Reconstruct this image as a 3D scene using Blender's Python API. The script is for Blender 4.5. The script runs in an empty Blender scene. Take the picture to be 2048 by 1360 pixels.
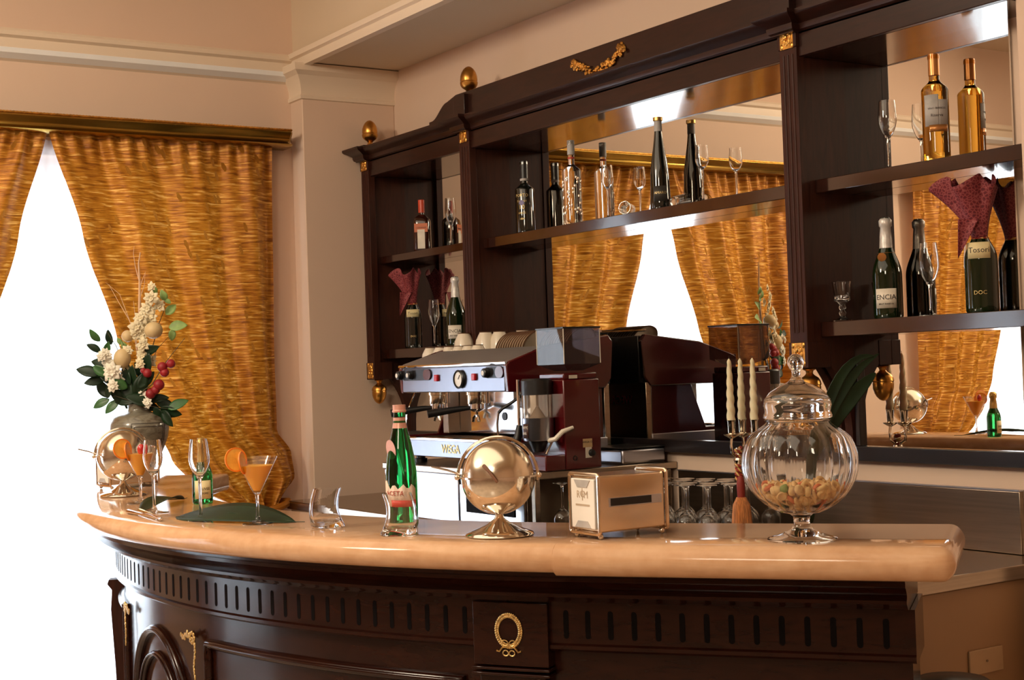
import bpy, bmesh, math, random
from mathutils import Vector, Matrix, noise
random.seed(7)
PI=math.pi
scn=bpy.context.scene
COL=scn.collection
# ------------------------------------------------------------------ camera
F_PX=2887.; YAW=.5812; PIT=.01973; ROL=-.0348
CAM=Vector((0,-3.4,1.47))
FW=Vector((-math.cos(YAW)*math.cos(PIT),math.sin(YAW)*math.cos(PIT),math.sin(PIT)))
r0=Vector((FW.y,-FW.x,0)).normalized(); u0=r0.cross(FW)
RT=r0*math.cos(ROL)+u0*math.sin(ROL); UP=-r0*math.sin(ROL)+u0*math.cos(ROL)
cd=bpy.data.cameras.new('camera'); cam=bpy.data.objects.new('camera',cd); COL.objects.link(cam)
M=Matrix.Identity(4)
for i in range(3):
    M[i][0]=RT[i]; M[i][1]=UP[i]; M[i][2]=-FW[i]; M[i][3]=CAM[i]
cam.matrix_world=M; cd.sensor_width=36; cd.lens=F_PX*36/2048; cd.clip_start=.05
scn.camera=cam
def at(px,py,ax,v):
    """point of the place seen at a photo pixel, on the real plane axis=v"""
    d=RT*((px-1024)/F_PX)-UP*((py-680)/F_PX)+FW
    return CAM+d*((v-CAM[ax])/d[ax])
# ------------------------------------------------------------------ mesh builder
class MB:
    def __init__(s): s.v=[]; s.f=[]
    def add(s,vs,fs,M=None):
        n=len(s.v)
        for p in vs:
            p=Vector(p)
            s.v.append(M@p if M is not None else p)
        s.f+= [tuple(i+n for i in f) for f in fs]
        return s
    def box(s,x0,x1,y0,y1,z0,z1,M=None):
        v=[(x0,y0,z0),(x1,y0,z0),(x1,y1,z0),(x0,y1,z0),(x0,y0,z1),(x1,y0,z1),(x1,y1,z1),(x0,y1,z1)]
        return s.add(v,[(3,2,1,0),(4,5,6,7),(0,1,5,4),(1,2,6,5),(2,3,7,6),(3,0,4,7)],M)
    def prism(s,poly,a0,a1,axis,M=None):
        # poly in the two other axes, in order: axis x->(y,z), y->(x,z), z->(x,y)
        def P(p,a):
            return {0:(a,p[0],p[1]),1:(p[0],a,p[1]),2:(p[0],p[1],a)}[axis]
        n=len(poly); v=[P(p,a0) for p in poly]+[P(p,a1) for p in poly]
        f=[tuple(range(n)),tuple(range(2*n-1,n-1,-1))]+[(i,i+n,(i+1)%n+n,(i+1)%n) for i in range(n)]
        return s.add(v,f,M)
    def lathe(s,prof,seg=32,M=None,lobes=0,depth=0,lz=None,closed=False):
        rows=[]; v=[]; f=[]
        for r,z in prof:
            if r<1e-6: rows.append([len(v)]); v.append((0,0,z)); continue
            row=[]
            for k in range(seg):
                a=2*PI*k/seg; rr=r
                if lobes and (lz is None or lz[0]<=z<=lz[1]):
                    w=1. if lz is None else max(0,math.sin(PI*(z-lz[0])/(lz[1]-lz[0])))**.5
                    rr=r*(1-depth*w*(1-abs(math.sin(lobes*a/2))))
                row.append(len(v)); v.append((rr*math.cos(a),rr*math.sin(a),z))
            rows.append(row)
        if closed: rows.append(rows[0])
        for A,B in zip(rows,rows[1:]):
            if len(A)==1 and len(B)==1: continue
            if len(A)==1: f+=[(A[0],B[(k+1)%seg],B[k]) for k in range(seg)]
            elif len(B)==1: f+=[(A[k],A[(k+1)%seg],B[0]) for k in range(seg)]
            else: f+=[(A[k],A[(k+1)%seg],B[(k+1)%seg],B[k]) for k in range(seg)]
        return s.add(v,f,M)
    def tube(s,pts,r,seg=8,caps=True,M=None,loop=False):
        pts=[Vector(p) for p in pts]; n=len(pts)
        rs=r if isinstance(r,(list,tuple)) else [r]*n
        v=[];f=[]; N=None
        for i,p in enumerate(pts):
            if loop: t=pts[(i+1)%n]-pts[i-1]
            else: t=pts[min(i+1,n-1)]-pts[max(i-1,0)]
            t.normalize()
            if N is None:
                N=t.orthogonal().normalized()
            N=(N-t*N.dot(t))
            if N.length<1e-6: N=t.orthogonal()
            N.normalize(); Bn=t.cross(N)
            for k in range(seg):
                a=2*PI*k/seg; v.append(p+(N*math.cos(a)+Bn*math.sin(a))*rs[i])
        for i in range(n if loop else n-1):
            j=(i+1)%n
            for k in range(seg):
                f.append((i*seg+k,i*seg+(k+1)%seg,j*seg+(k+1)%seg,j*seg+k))
        if caps and not loop:
            f.append(tuple(range(seg-1,-1,-1))); f.append(tuple(range((n-1)*seg,n*seg)))
        return s.add(v,f,M)
    def grid(s,rows,M=None,closeu=False):
        n=len(rows[0]); v=[p for r in rows for p in r]; f=[]
        for i in range(len(rows)-1):
            for j in range(n if closeu else n-1):
                k=(j+1)%n
                f.append((i*n+j,i*n+k,(i+1)*n+k,(i+1)*n+j))
        return s.add(v,f,M)
    def ell(s,c,rx,ry=None,rz=None,seg=16,rings=10,M=None):
        ry=ry or rx; rz=rz or rx
        T=Matrix.Translation(c)@Matrix.Diagonal((rx,ry,rz,1))
        if M is not None: T=M@T
        return s.lathe([(math.sin(PI*i/rings),-math.cos(PI*i/rings)) for i in range(rings+1)],seg,T)
    def build(s,name,mat,parent=None,smooth=True,ang=35,bevel=0,solid=0,loc=None,sub=0):
        me=bpy.data.meshes.new(name)
        me.from_pydata([tuple(p) for p in s.v],[],s.f)
        bm=bmesh.new(); bm.from_mesh(me)
        bmesh.ops.remove_doubles(bm,verts=bm.verts,dist=1e-6)
        bmesh.ops.recalc_face_normals(bm,faces=bm.faces)
        bm.to_mesh(me); bm.free()
        me.materials.append(mat)
        if smooth:
            me.shade_smooth()
            try: me.set_sharp_from_angle(angle=math.radians(ang))
            except Exception: pass
        o=bpy.data.objects.new(name,me); COL.objects.link(o)
        if parent is not None: o.parent=parent
        if loc is not None: o.location=loc
        if bevel:
            m=o.modifiers.new('bevel','BEVEL'); m.width=bevel; m.segments=2; m.limit_method='ANGLE'; m.angle_limit=math.radians(40)
        if solid:
            m=o.modifiers.new('solid','SOLIDIFY'); m.thickness=solid; m.offset=0
        if sub:
            m=o.modifiers.new('sub','SUBSURF'); m.levels=sub; m.render_levels=sub
        return o
def tag(o,label,cat,group=None,kind=None):
    o['label']=label; o['category']=cat
    if group: o['group']=group
    if kind: o['kind']=kind
    return o
def struct(o):
    o['kind']='structure'; return o
def thing(name,label,cat,loc=(0,0,0),rz=0,group=None):
    o=bpy.data.objects.new(name,None); o.empty_display_size=.05; COL.objects.link(o)
    o.location=loc; o.rotation_euler=(0,0,rz)
    return tag(o,label,cat,group)
def dup(root,loc,rz=None,label=None):
    r=root.copy(); COL.objects.link(r); r.location=loc
    if rz is not None: r.rotation_euler=(root.rotation_euler[0],root.rotation_euler[1],rz)
    if label: r['label']=label
    for ch in list(root.children):
        c=ch.copy(); COL.objects.link(c); c.parent=r
        for g in list(ch.children):
            d=g.copy(); COL.objects.link(d); d.parent=c
    return r
def face_cam(p,off=0):
    d=CAM-Vector(p); return math.atan2(d.x,-d.y)+off
# ------------------------------------------------------------------ materials
def new(name):
    m=bpy.data.materials.new(name); m.use_nodes=True
    nt=m.node_tree; nt.nodes.clear()
    out=nt.nodes.new('ShaderNodeOutputMaterial')
    return m,nt,out
def P_(nt,**k):
    b=nt.nodes.new('ShaderNodeBsdfPrincipled')
    for a,v in k.items():
        a=a.replace('_',' ')
        if a in b.inputs:
            b.inputs[a].default_value=(v if not isinstance(v,tuple) or len(v)!=3 else (*v,1))
    return b
def noise_fac(nt,scale=(1,1,1),ns=5,detail=4,dist=0,coord='Object'):
    tc=nt.nodes.new('ShaderNodeTexCoord'); mp=nt.nodes.new('ShaderNodeMapping')
    mp.inputs['Scale'].default_value=scale
    nz=nt.nodes.new('ShaderNodeTexNoise'); nz.inputs['Scale'].default_value=ns; nz.inputs['Detail'].default_value=detail; nz.inputs['Distortion'].default_value=dist
    nt.links.new(tc.outputs[coord],mp.inputs[0]); nt.links.new(mp.outputs[0],nz.inputs['Vector'])
    return nz.outputs['Fac']
def ramp(nt,fac,stops):
    cr=nt.nodes.new('ShaderNodeValToRGB'); e=cr.color_ramp.elements
    while len(e)<len(stops): e.new(.5)
    for k,(p,c) in zip(e,stops):
        k.position=p; k.color=(*c,1) if len(c)==3 else c
    nt.links.new(fac,cr.inputs[0]); return cr.outputs[0]
def bump(nt,b,fac,strength=.2,dist=.01):
    bp=nt.nodes.new('ShaderNodeBump'); bp.inputs['Strength'].default_value=strength; bp.inputs['Distance'].default_value=dist
    nt.links.new(fac,bp.inputs['Height']); nt.links.new(bp.outputs[0],b.inputs['Normal'])
def simple(name,col,rough=.5,metal=0,var=.12,ns=8,scale=(1,1,1),bmp=0,bd=.002,coat=0,spec=.5,**k):
    m,nt,out=new(name)
    b=P_(nt,Roughness=rough,Metallic=metal,Coat_Weight=coat,Coat_Roughness=.05,Specular_IOR_Level=spec,**k)
    f=noise_fac(nt,scale,ns)
    c1=tuple(max(0,c*(1-var)) for c in col); c2=tuple(min(1,c*(1+var)) for c in col)
    nt.links.new(ramp(nt,f,[(.3,c1),(.7,c2)]),b.inputs['Base Color'])
    if bmp: bump(nt,b,f,bmp,bd)
    nt.links.new(b.outputs[0],out.inputs[0]); return m
def glass(name,tint=(1,1,1),rough=0,ior=1.46):
    m,nt,out=new(name)
    b=P_(nt,Base_Color=tint,Roughness=rough,Transmission_Weight=1.,IOR=ior)
    nt.links.new(b.outputs[0],out.inputs[0]); return m
def thin(name,tint=(1,1,1),refl=1.,milk=0,mcol=(1,1,1)):
    m,nt,out=new(name)
    t=nt.nodes.new('ShaderNodeBsdfTransparent'); t.inputs[0].default_value=(*tint,1)
    g=nt.nodes.new('ShaderNodeBsdfGlossy'); g.inputs['Roughness'].default_value=.02
    lw=nt.nodes.new('ShaderNodeLayerWeight'); lw.inputs[0].default_value=.5
    fr=nt.nodes.new('ShaderNodeMath'); fr.operation='POWER'; fr.inputs[1].default_value=4.; nt.links.new(lw.outputs['Facing'],fr.inputs[0])
    mu=nt.nodes.new('ShaderNodeMath'); mu.operation='MULTIPLY_ADD'; mu.inputs[1].default_value=.8*refl; mu.inputs[2].default_value=.05*refl; mu.use_clamp=True
    mx=nt.nodes.new('ShaderNodeMixShader')
    nt.links.new(fr.outputs[0],mu.inputs[0]); nt.links.new(mu.outputs[0],mx.inputs[0])
    nt.links.new(t.outputs[0],mx.inputs[1]); nt.links.new(g.outputs[0],mx.inputs[2])
    last=mx
    if milk:
        d=nt.nodes.new('ShaderNodeBsdfDiffuse'); d.inputs[0].default_value=(*mcol,1)
        m2=nt.nodes.new('ShaderNodeMixShader'); m2.inputs[0].default_value=milk
        nt.links.new(mx.outputs[0],m2.inputs[1]); nt.links.new(d.outputs[0],m2.inputs[2]); last=m2
    nt.links.new(last.outputs[0],out.inputs[0]); return m
def wood(name,a,b_,rough=.22,coat=.35,sc=(2,2,14),spec=.5):
    m,nt,out=new(name)
    b=P_(nt,Roughness=rough,Coat_Weight=coat,Coat_Roughness=.08,Specular_IOR_Level=spec)
    f=noise_fac(nt,sc,3,6,1.2)
    nt.links.new(ramp(nt,f,[(.25,a),(.75,b_)]),b.inputs['Base Color'])
    nt.links.new(b.outputs[0],out.inputs[0]); return m
WALL=simple('painted_wall',(.74,.54,.41),.75,var=.03,ns=1.2,bmp=.03,bd=.002)
CEIL=simple('ceiling_paint',(.68,.54,.39),.8,var=.03,ns=1)
TRIMP=simple('trim_paint',(.80,.65,.50),.45,var=.03,ns=2)
FLOORM=simple('floor_tile',(.55,.44,.34),.25,var=.15,ns=2)
WOOD=wood('mahogany',(.026,.0065,.0035),(.058,.015,.007),.5,.0,(14,14,2),.22)
WOODX=wood('mahogany_long',(.014,.004,.0025),(.034,.009,.005),.3,.08,(2,14,14),.35)
WOODR=wood('mahogany_warm',(.013,.003,.0018),(.028,.007,.0035),.18,.15,(3,3,14),.22)
WOODS=wood('mahogany_polished',(.016,.0045,.0028),(.040,.011,.006),.16,.9,(2,14,14))
WOODB=wood('ebonised_wood',(.006,.005,.006),(.016,.010,.010),.3,.2)
RECESS_SHADE=simple('recess_shade',(.003,.0015,.0015),.8,var=.2,spec=.1)  # near-black colour for the shade of recesses that are not cut in
GOLD=simple('gilding',(.72,.38,.09),.32,1,var=.35,ns=60,bmp=.5,bd=.002)
GOLDS=simple('gilded_turning',(.60,.30,.07),.3,1,var=.2,ns=12)
BRONZE=simple('bronze_mount',(.62,.42,.16),.35,1,var=.4,ns=90,bmp=.6,bd=.002)
PELM=simple('pelmet_brass',(.36,.22,.045),.25,1,var=.2,ns=5)
STEEL=simple('brushed_steel',(.40,.33,.26),.24,1,var=.12,ns=3,scale=(1,1,50))
CHROME=simple('polished_chrome',(.80,.80,.82),.07,1,var=.03)
CHROMEB=simple('satin_chrome',(.52,.53,.60),.3,1,var=.05)
SILVER=simple('old_silver',(.82,.75,.64),.1,1,var=.08,ns=20)
SILVERS=simple('satin_silver',(.82,.72,.56),.2,1,var=.08,ns=6)
BOXM=simple('napkin_box_steel',(.76,.62,.47),.2,1,var=.08,ns=5)
RED=simple('red_enamel',(.085,.004,.006),.25,0,var=.1,coat=.6)
BLACK=simple('black_plastic',(.008,.008,.009),.35,var=.2)
REDP=simple('red_plastic',(.55,.01,.02),.3,var=.1)
WHITEP=simple('cream_plastic',(.8,.72,.6),.35,var=.05)
PORC=simple('porcelain',(.80,.70,.56),.25,var=.04,coat=.4)
PORCB=simple('brown_rim',(.13,.06,.03),.35,var=.1)
PAPER=simple('napkin_paper',(.86,.80,.72),.8,var=.04,ns=14)
LABEL=simple('label_paper',(.78,.70,.58),.6,var=.08,ns=30)
LABELY=simple('label_yellow',(.78,.66,.36),.6,var=.08,ns=30)
LABELG=simple('label_grey',(.45,.42,.40),.55,var=.15,ns=30)
LABELR=simple('label_red',(.65,.05,.03),.5,var=.1)
LABELO=simple('label_orange',(.60,.16,.06),.5,var=.1)
INK=simple('ink',(.03,.02,.02),.6,var=.1)
INKR=simple('ink_red',(.5,.05,.03),.6,var=.1)
INKG=simple('ink_gold',(.65,.48,.2),.4,.6,var=.1)
PINKF=simple('pink_foil',(.72,.38,.30),.35,.3,var=.15,ns=40)
WFOIL=simple('white_foil',(.70,.66,.62),.35,.25,var=.15,ns=60,bmp=.3)
GFOIL=simple('gold_foil',(.72,.48,.16),.3,.8,var=.2,ns=60,bmp=.4)
COPF=simple('copper_foil',(.60,.26,.08),.3,.6,var=.1)
BRF=simple('brown_foil',(.10,.04,.02),.35,.2,var=.1)
ORCAP=simple('orange_cap',(.60,.07,.03),.35,var=.1)
DKGLASS=simple('dark_bottle_glass',(.006,.008,.006),.06,0,var=.2,coat=.8)
BRGLASS=simple('brown_bottle_glass',(.035,.008,.004),.08,0,var=.2,coat=.8)
GRGLASS=simple('green_black_bottle_glass',(.004,.013,.003),.06,0,var=.3,coat=.3,ns=6)
GREEN=glass('green_glass',(.012,.30,.06)); GREENM=glass('champagne_green_glass',(.03,.30,.07))
AMBER=glass('white_wine_glass',(.95,.62,.12),0,1.36)
CLEAR=glass('clear_glass',(.98,.985,.99),0,1.48)
CLEARB=glass('clear_spirit_glass',(.97,.93,.86),0,1.42)
SMOKE=thin('smoky_plastic',(.50,.42,.42),1.0,.06,(.5,.5,.5))
DOSERC=thin('clear_plastic',(.85,.78,.7),1.2,.05)
THINC=thin('thin_clear_glass',(.97,.97,.97),1.3)
PANE=thin('window_glass',(.96,.98,1),1.)
JUICE=simple('orange_juice',(.95,.42,.03),.3,var=.05,Subsurface_Weight=.2,Emission_Color=(1,.4,.02),Emission_Strength=0.0)
ORANGE=simple('orange_peel',(.95,.25,.02),.4,var=.12,ns=40)
ORFLESH=simple('orange_flesh',(.95,.48,.08),.35,var=.15,ns=60)
CHERRY=simple('cherry',(.6,.02,.02),.2,var=.1,coat=.5)
LEAFD=simple('leaf_dark',(.005,.022,.006),.45,var=.35,ns=14,spec=.3)
LEAFM=simple('leaf_mid',(.035,.12,.03),.4,var=.3,ns=20)
LEAFL=simple('leaf_pale',(.22,.34,.10),.5,var=.3,ns=25)
PETAL=simple('petal_cream',(.78,.68,.46),.6,var=.15,ns=30)
PETALW=simple('petal_white',(.85,.80,.68),.6,var=.1,ns=30)
FRUITC=simple('fruit_cream',(.62,.46,.24),.5,var=.12,ns=14)
BERRY=simple('berry_red',(.28,.008,.014),.5,var=.25,ns=30)
TWIG=simple('twig_pale',(.66,.42,.26),.7,var=.12)
TWIGD=simple('twig_dark',(.06,.05,.02),.7,var=.2)
WAX=simple('candle_wax',(.80,.68,.44),.45,var=.05,Subsurface_Weight=.15)
SNACK=simple('snack_yellow',(.95,.55,.22),.6,var=.2,ns=50)
SNACKR=simple('snack_red',(.75,.18,.05),.6,var=.2,ns=50)
SNACKG=simple('snack_green',(.25,.30,.06),.6,var=.2,ns=50)
TASSEL=simple('tassel_thread',(.50,.18,.05),.6,var=.4,ns=70,scale=(3,3,.3),bmp=.5)
BEADS=simple('window_frame_paint',(.8,.8,.8),.4,var=.03)
TERR=simple('terrace_stone',(.8,.8,.8),.8,var=.05)

def m_mirror():
    m,nt,out=new('mirror_glass')
    b=P_(nt,Base_Color=(.86,.83,.78),Metallic=1.,Roughness=0.)
    nt.links.new(b.outputs[0],out.inputs[0]); return m
MIRROR=m_mirror()
def m_marble():
    m,nt,out=new('peach_marble')
    b=P_(nt,Roughness=.09,Specular_IOR_Level=.22)
    f=noise_fac(nt,(1,1,6),3.2,6,1.5); f2=noise_fac(nt,(1,1,1),26,5)
    a=ramp(nt,f,[(.25,(.56,.31,.16)),(.5,(.68,.40,.22)),(.75,(.78,.52,.32))])
    mx=nt.nodes.new('ShaderNodeMix'); mx.data_type='RGBA'; mx.inputs['Factor'].default_value=.25
    nt.links.new(a,mx.inputs['A']); nt.links.new(ramp(nt,f2,[(.35,(.52,.28,.16)),(.65,(.78,.52,.35))]),mx.inputs['B'])
    nt.links.new(mx.outputs['Result'],b.inputs['Base Color'])
    nt.links.new(b.outputs[0],out.inputs[0]); return m
MARBLE=m_marble()
def m_curtain():
    m,nt,out=new('gold_brocade')
    tc=nt.nodes.new('ShaderNodeTexCoord'); mp=nt.nodes.new('ShaderNodeMapping'); mp.inputs['Scale'].default_value=(1,1,1)
    nt.links.new(tc.outputs['UV'],mp.inputs[0])
    # crinkled horizontal ribs
    sx=nt.nodes.new('ShaderNodeMapping'); sx.inputs['Scale'].default_value=(7,105,1)
    nt.links.new(tc.outputs['UV'],sx.inputs[0])
    n1=nt.nodes.new('ShaderNodeTexNoise'); n1.inputs['Scale'].default_value=1; n1.inputs['Detail'].default_value=3; n1.inputs['Distortion'].default_value=.6
    nt.links.new(sx.outputs[0],n1.inputs['Vector'])
    s2=nt.nodes.new('ShaderNodeMapping'); s2.inputs['Scale'].default_value=(14,14,1)
    nt.links.new(tc.outputs['UV'],s2.inputs[0])
    n2=nt.nodes.new('ShaderNodeTexNoise'); n2.inputs['Scale'].default_value=1; n2.inputs['Detail'].default_value=5
    nt.links.new(s2.outputs[0],n2.inputs['Vector'])
    mu=nt.nodes.new('ShaderNodeMath'); mu.operation='MULTIPLY_ADD'; mu.inputs[1].default_value=.16; 
    nt.links.new(n2.outputs['Fac'],mu.inputs[0]); 
    m2=nt.nodes.new('ShaderNodeMath'); m2.operation='MULTIPLY'; m2.inputs[1].default_value=.88
    nt.links.new(n1.outputs['Fac'],m2.inputs[0]); nt.links.new(m2.outputs[0],mu.inputs[2])
    c=ramp(nt,mu.outputs[0],[(.34,(.21,.058,.003)),(.47,(.39,.130,.008)),(.58,(.52,.20,.016)),(.71,(.84,.46,.11))])
    b=P_(nt,Roughness=.45,Metallic=.25)
    nt.links.new(c,b.inputs['Base Color'])
    bp=nt.nodes.new('ShaderNodeBump'); bp.inputs['Strength'].default_value=.7; bp.inputs['Distance'].default_value=.006
    nt.links.new(n1.outputs['Fac'],bp.inputs['Height']); nt.links.new(bp.outputs[0],b.inputs['Normal'])
    tr=nt.nodes.new('ShaderNodeBsdfTranslucent'); nt.links.new(c,tr.inputs[0])
    mx=nt.nodes.new('ShaderNodeMixShader'); mx.inputs[0].default_value=.16
    nt.links.new(b.outputs[0],mx.inputs[1]); nt.links.new(tr.outputs[0],mx.inputs[2])
    nt.links.new(mx.outputs[0],out.inputs[0]); return m
CURT=m_curtain()
def m_sheer():
    m,nt,out=new('white_sheer')
    t=nt.nodes.new('ShaderNodeBsdfTransparent'); t.inputs[0].default_value=(1,1,1,1)
    tr=nt.nodes.new('ShaderNodeBsdfTranslucent'); tr.inputs[0].default_value=(.95,.96,.97,1)
    f=noise_fac(nt,(1,1,1),30,2)
    nt.links.new(ramp(nt,f,[(.3,(.92,.93,.95)),(.7,(.97,.98,1))]),tr.inputs[0])
    mx=nt.nodes.new('ShaderNodeMixShader'); mx.inputs[0].default_value=.55
    nt.links.new(t.outputs[0],mx.inputs[1]); nt.links.new(tr.outputs[0],mx.inputs[2])
    nt.links.new(mx.outputs[0],out.inputs[0]); return m
SHEER=m_sheer()
def m_paisley():
    m,nt,out=new('red_paisley_cloth')
    b=P_(nt,Roughness=.7)
    tc=nt.nodes.new('ShaderNodeTexCoord')
    v=nt.nodes.new('ShaderNodeTexVoronoi'); v.inputs['Scale'].default_value=110; v.feature='DISTANCE_TO_EDGE'
    nt.links.new(tc.outputs['Object'],v.inputs['Vector'])
    nt.links.new(ramp(nt,v.outputs['Distance'],[(.0,(.34,.09,.09)),(.10,(.20,.015,.022)),(.4,(.09,.005,.012))]),b.inputs['Base Color'])
    nt.links.new(b.outputs[0],out.inputs[0]); return m
PAISLEY=m_paisley()
def m_cord():
    m,nt,out=new('red_gold_cord')
    b=P_(nt,Roughness=.6)
    tc=nt.nodes.new('ShaderNodeTexCoord'); w=nt.nodes.new('ShaderNodeTexWave'); w.bands_direction='DIAGONAL'; w.inputs['Scale'].default_value=28
    nt.links.new(tc.outputs['Object'],w.inputs['Vector'])
    nt.links.new(ramp(nt,w.outputs['Fac'],[(.3,(.28,.02,.01)),(.6,(.30,.03,.015)),(.75,(.65,.40,.12))]),b.inputs['Base Color'])
    bump(nt,b,w.outputs['Fac'],.6,.003)
    nt.links.new(b.outputs[0],out.inputs[0]); return m
CORD=m_cord()
def m_vase():
    m,nt,out=new('vase_glaze')
    b=P_(nt,Roughness=.3,Coat_Weight=.4)
    f=noise_fac(nt,(1,1,2.2),14,4,2)
    nt.links.new(ramp(nt,f,[(.3,(.06,.035,.02)),(.45,(.15,.13,.095)),(.6,(.22,.20,.15)),(.75,(.09,.09,.075))]),b.inputs['Base Color'])
    nt.links.new(b.outputs[0],out.inputs[0]); return m
VASE=m_vase()

# ------------------------------------------------------------------ text
def text_mesh(name,s,size,mat,parent,loc=(0,0,0),rot=(PI/2,0,0),ext=.0002,bend=None,zoff=0,sx=1,bold=0):
    cu=bpy.data.curves.new('txt','FONT'); cu.body=s; cu.size=size; cu.align_x='CENTER'; cu.align_y='CENTER'
    cu.extrude=ext; cu.offset=bold; cu.resolution_u=2
    to=bpy.data.objects.new('txt',cu); COL.objects.link(to)
    bpy.context.view_layer.update()
    me=bpy.data.meshes.new_from_object(to.evaluated_get(bpy.context.evaluated_depsgraph_get()))
    bpy.data.objects.remove(to); bpy.data.curves.remove(cu)
    me.materials.clear(); me.materials.append(mat)
    for v in me.vertices:
        x=v.co.x*sx
        if bend:
            a=x/bend; rr=bend+.0004+v.co.z
            v.co=Vector((rr*math.sin(a),-rr*math.cos(a),zoff+v.co.y))
        else: v.co.x=x
    me.name=name
    o=bpy.data.objects.new(name,me); COL.objects.link(o); o.parent=parent; o.location=loc
    if not bend: o.rotation_euler=rot
    return o
def label_arc(name,r,z0,z1,a0,a1,mat,parent,t=.0006,n=16,topf=None):
    """curved label on a cylinder, angle 0 = towards local -Y"""
    b=MB(); rows=[]
    for k in range(n+1):
        a=a0+(a1-a0)*k/n
        zt=z1+(topf(k/n) if topf else 0)
        rows.append([((r+t)*math.sin(a),-(r+t)*math.cos(a),z0),((r+t)*math.sin(a),-(r+t)*math.cos(a),zt)])
    b.grid(rows); return b.build(name,mat,parent,solid=.0004)

# ================================================================== ROOM
XW=-6.28; YB=0.; ZC=3.5; XR=2.2; YF=-8.2
W=[(-2.58,-.76),(-5.70,-3.86)]   # window openings (y range)
ZT=2.46
b=MB()
ys=[YF-.2,W[1][0],W[1][1],W[0][0],W[0][1],YB+.2]
b.box(XW-.25,XW,ys[0],ys[1],0,ZC); b.box(XW-.25,XW,ys[2],ys[3],0,ZC); b.box(XW-.25,XW,ys[4],ys[5],0,ZC)
for w in W: b.box(XW-.25,XW,w[0],w[1],ZT,ZC)
struct(b.build('wall_left',WALL,smooth=False))
struct(MB().box(XW-.25,XR+.2,YB,YB+.2,0,ZC).build('wall_back',WALL,smooth=False))
struct(MB().box(XR,XR+.2,YF-.2,YB+.2,0,ZC).build('wall_right',WALL,smooth=False))
struct(MB().box(XW-.25,XR+.2,YF-.2,YF,0,ZC).build('wall_front',WALL,smooth=False))
struct(MB().box(XW-.25,XR+.2,YF-.2,YB+.2,-.1,0).build('floor',FLOORM,smooth=False))
b=MB().box(XW-.25,XR+.2,YF-.2,YB+.2,ZC,ZC+.1)
struct(b.build('ceiling',CEIL,smooth=False))
SO=-.47
struct(MB().box(XW,XR,SO,YB,2.93,ZC).build('trim_1',CEIL,smooth=False))   # dropped soffit over the bar wall
# pier in the corner
struct(MB().box(XW,-6.15,SO-.02,YB,0,2.93).build('trim_2',WALL,bevel=.004))
# cornices
prof=[(0,2.855),(.012,2.865),(.045,2.885),(.050,2.903),(.050,2.945),(.066,2.955),(.070,2.972),(.060,2.985),(0,2.985)]
b=MB(); b.prism([(XW+p,z) for p,z in prof],YF,SO+.0,1)
struct(b.build('trim_3',TRIMP))
prof2=[(0,2.915),(.03,2.918),(.034,2.93),(.034,2.955),(.05,2.962),(.052,2.985),(.04,2.99),(0,2.99)]
b=MB(); b.prism([(SO-p,z) for p,z in prof2],XW,XR,0)
struct(b.build('trim_4',TRIMP))
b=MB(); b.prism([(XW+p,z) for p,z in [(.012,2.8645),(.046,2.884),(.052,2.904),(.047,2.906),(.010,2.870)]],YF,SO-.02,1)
struct(b.build('trim_7',simple('daylit_bevel_white',(.92,.92,.92),.35,var=.02)))  # daylight on the cornice's lower bevel, painted in as a white strip
# pier capital: mouldings run round two faces
cap=[(0,2.765),(.010,2.768),(.012,2.782),(.006,2.79),(.006,2.812),(.014,2.845),(.032,2.875),(.055,2.893),(.058,2.925),(0,2.925)]
rows=[]
y0=SO-.02
for p,z in cap:
    rows.append([(XW,y0-p,z),(-6.15+p,y0-p,z),(-6.15+p,0,z)])
struct(MB().grid(rows).build('trim_5',TRIMP,ang=20))
# column at the right of the shelving
struct(MB().box(-2.435,-1.6,-.17,0,0,2.93).build('trim_6',WALL,bevel=.006))
struct(MB().box(-6.15,XR,-.015,0,0,.09).build('baseboard_back',TRIMP,smooth=False))
# windows: frames, panes, terrace
for n,w in enumerate(W):
    wn=bpy.data.objects.new('window_%d'%(n+1),None); COL.objects.link(wn); wn.location=(XW-.18,(w[0]+w[1])/2,0); struct(wn)
    h=(w[1]-w[0])/2; f=MB()
    f.box(-.03,.03,-h,-h+.07,0,ZT); f.box(-.03,.03,h-.07,h,0,ZT); f.box(-.03,.03,-h,h,ZT-.07,ZT); f.box(-.03,.03,-h,h,0,.10)
    f.box(-.03,.03,-.05,.05,.1,ZT-.07); f.box(-.02,.02,-h,h,1.95,2.0)
    f.build('window_frame',BEADS,wn,bevel=.004)
    MB().box(-.003,.003,-h+.07,-.05,.1,ZT-.07).build('pane',PANE,wn,smooth=False)
    MB().box(-.003,.003,.05,h-.07,.1,ZT-.07).build('pane',PANE,wn,smooth=False)
struct(MB().box(XW-3.5,XW-.25,YF,YB+.5,-.12,-.02).build('floor_terrace',TERR,smooth=False))

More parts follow.
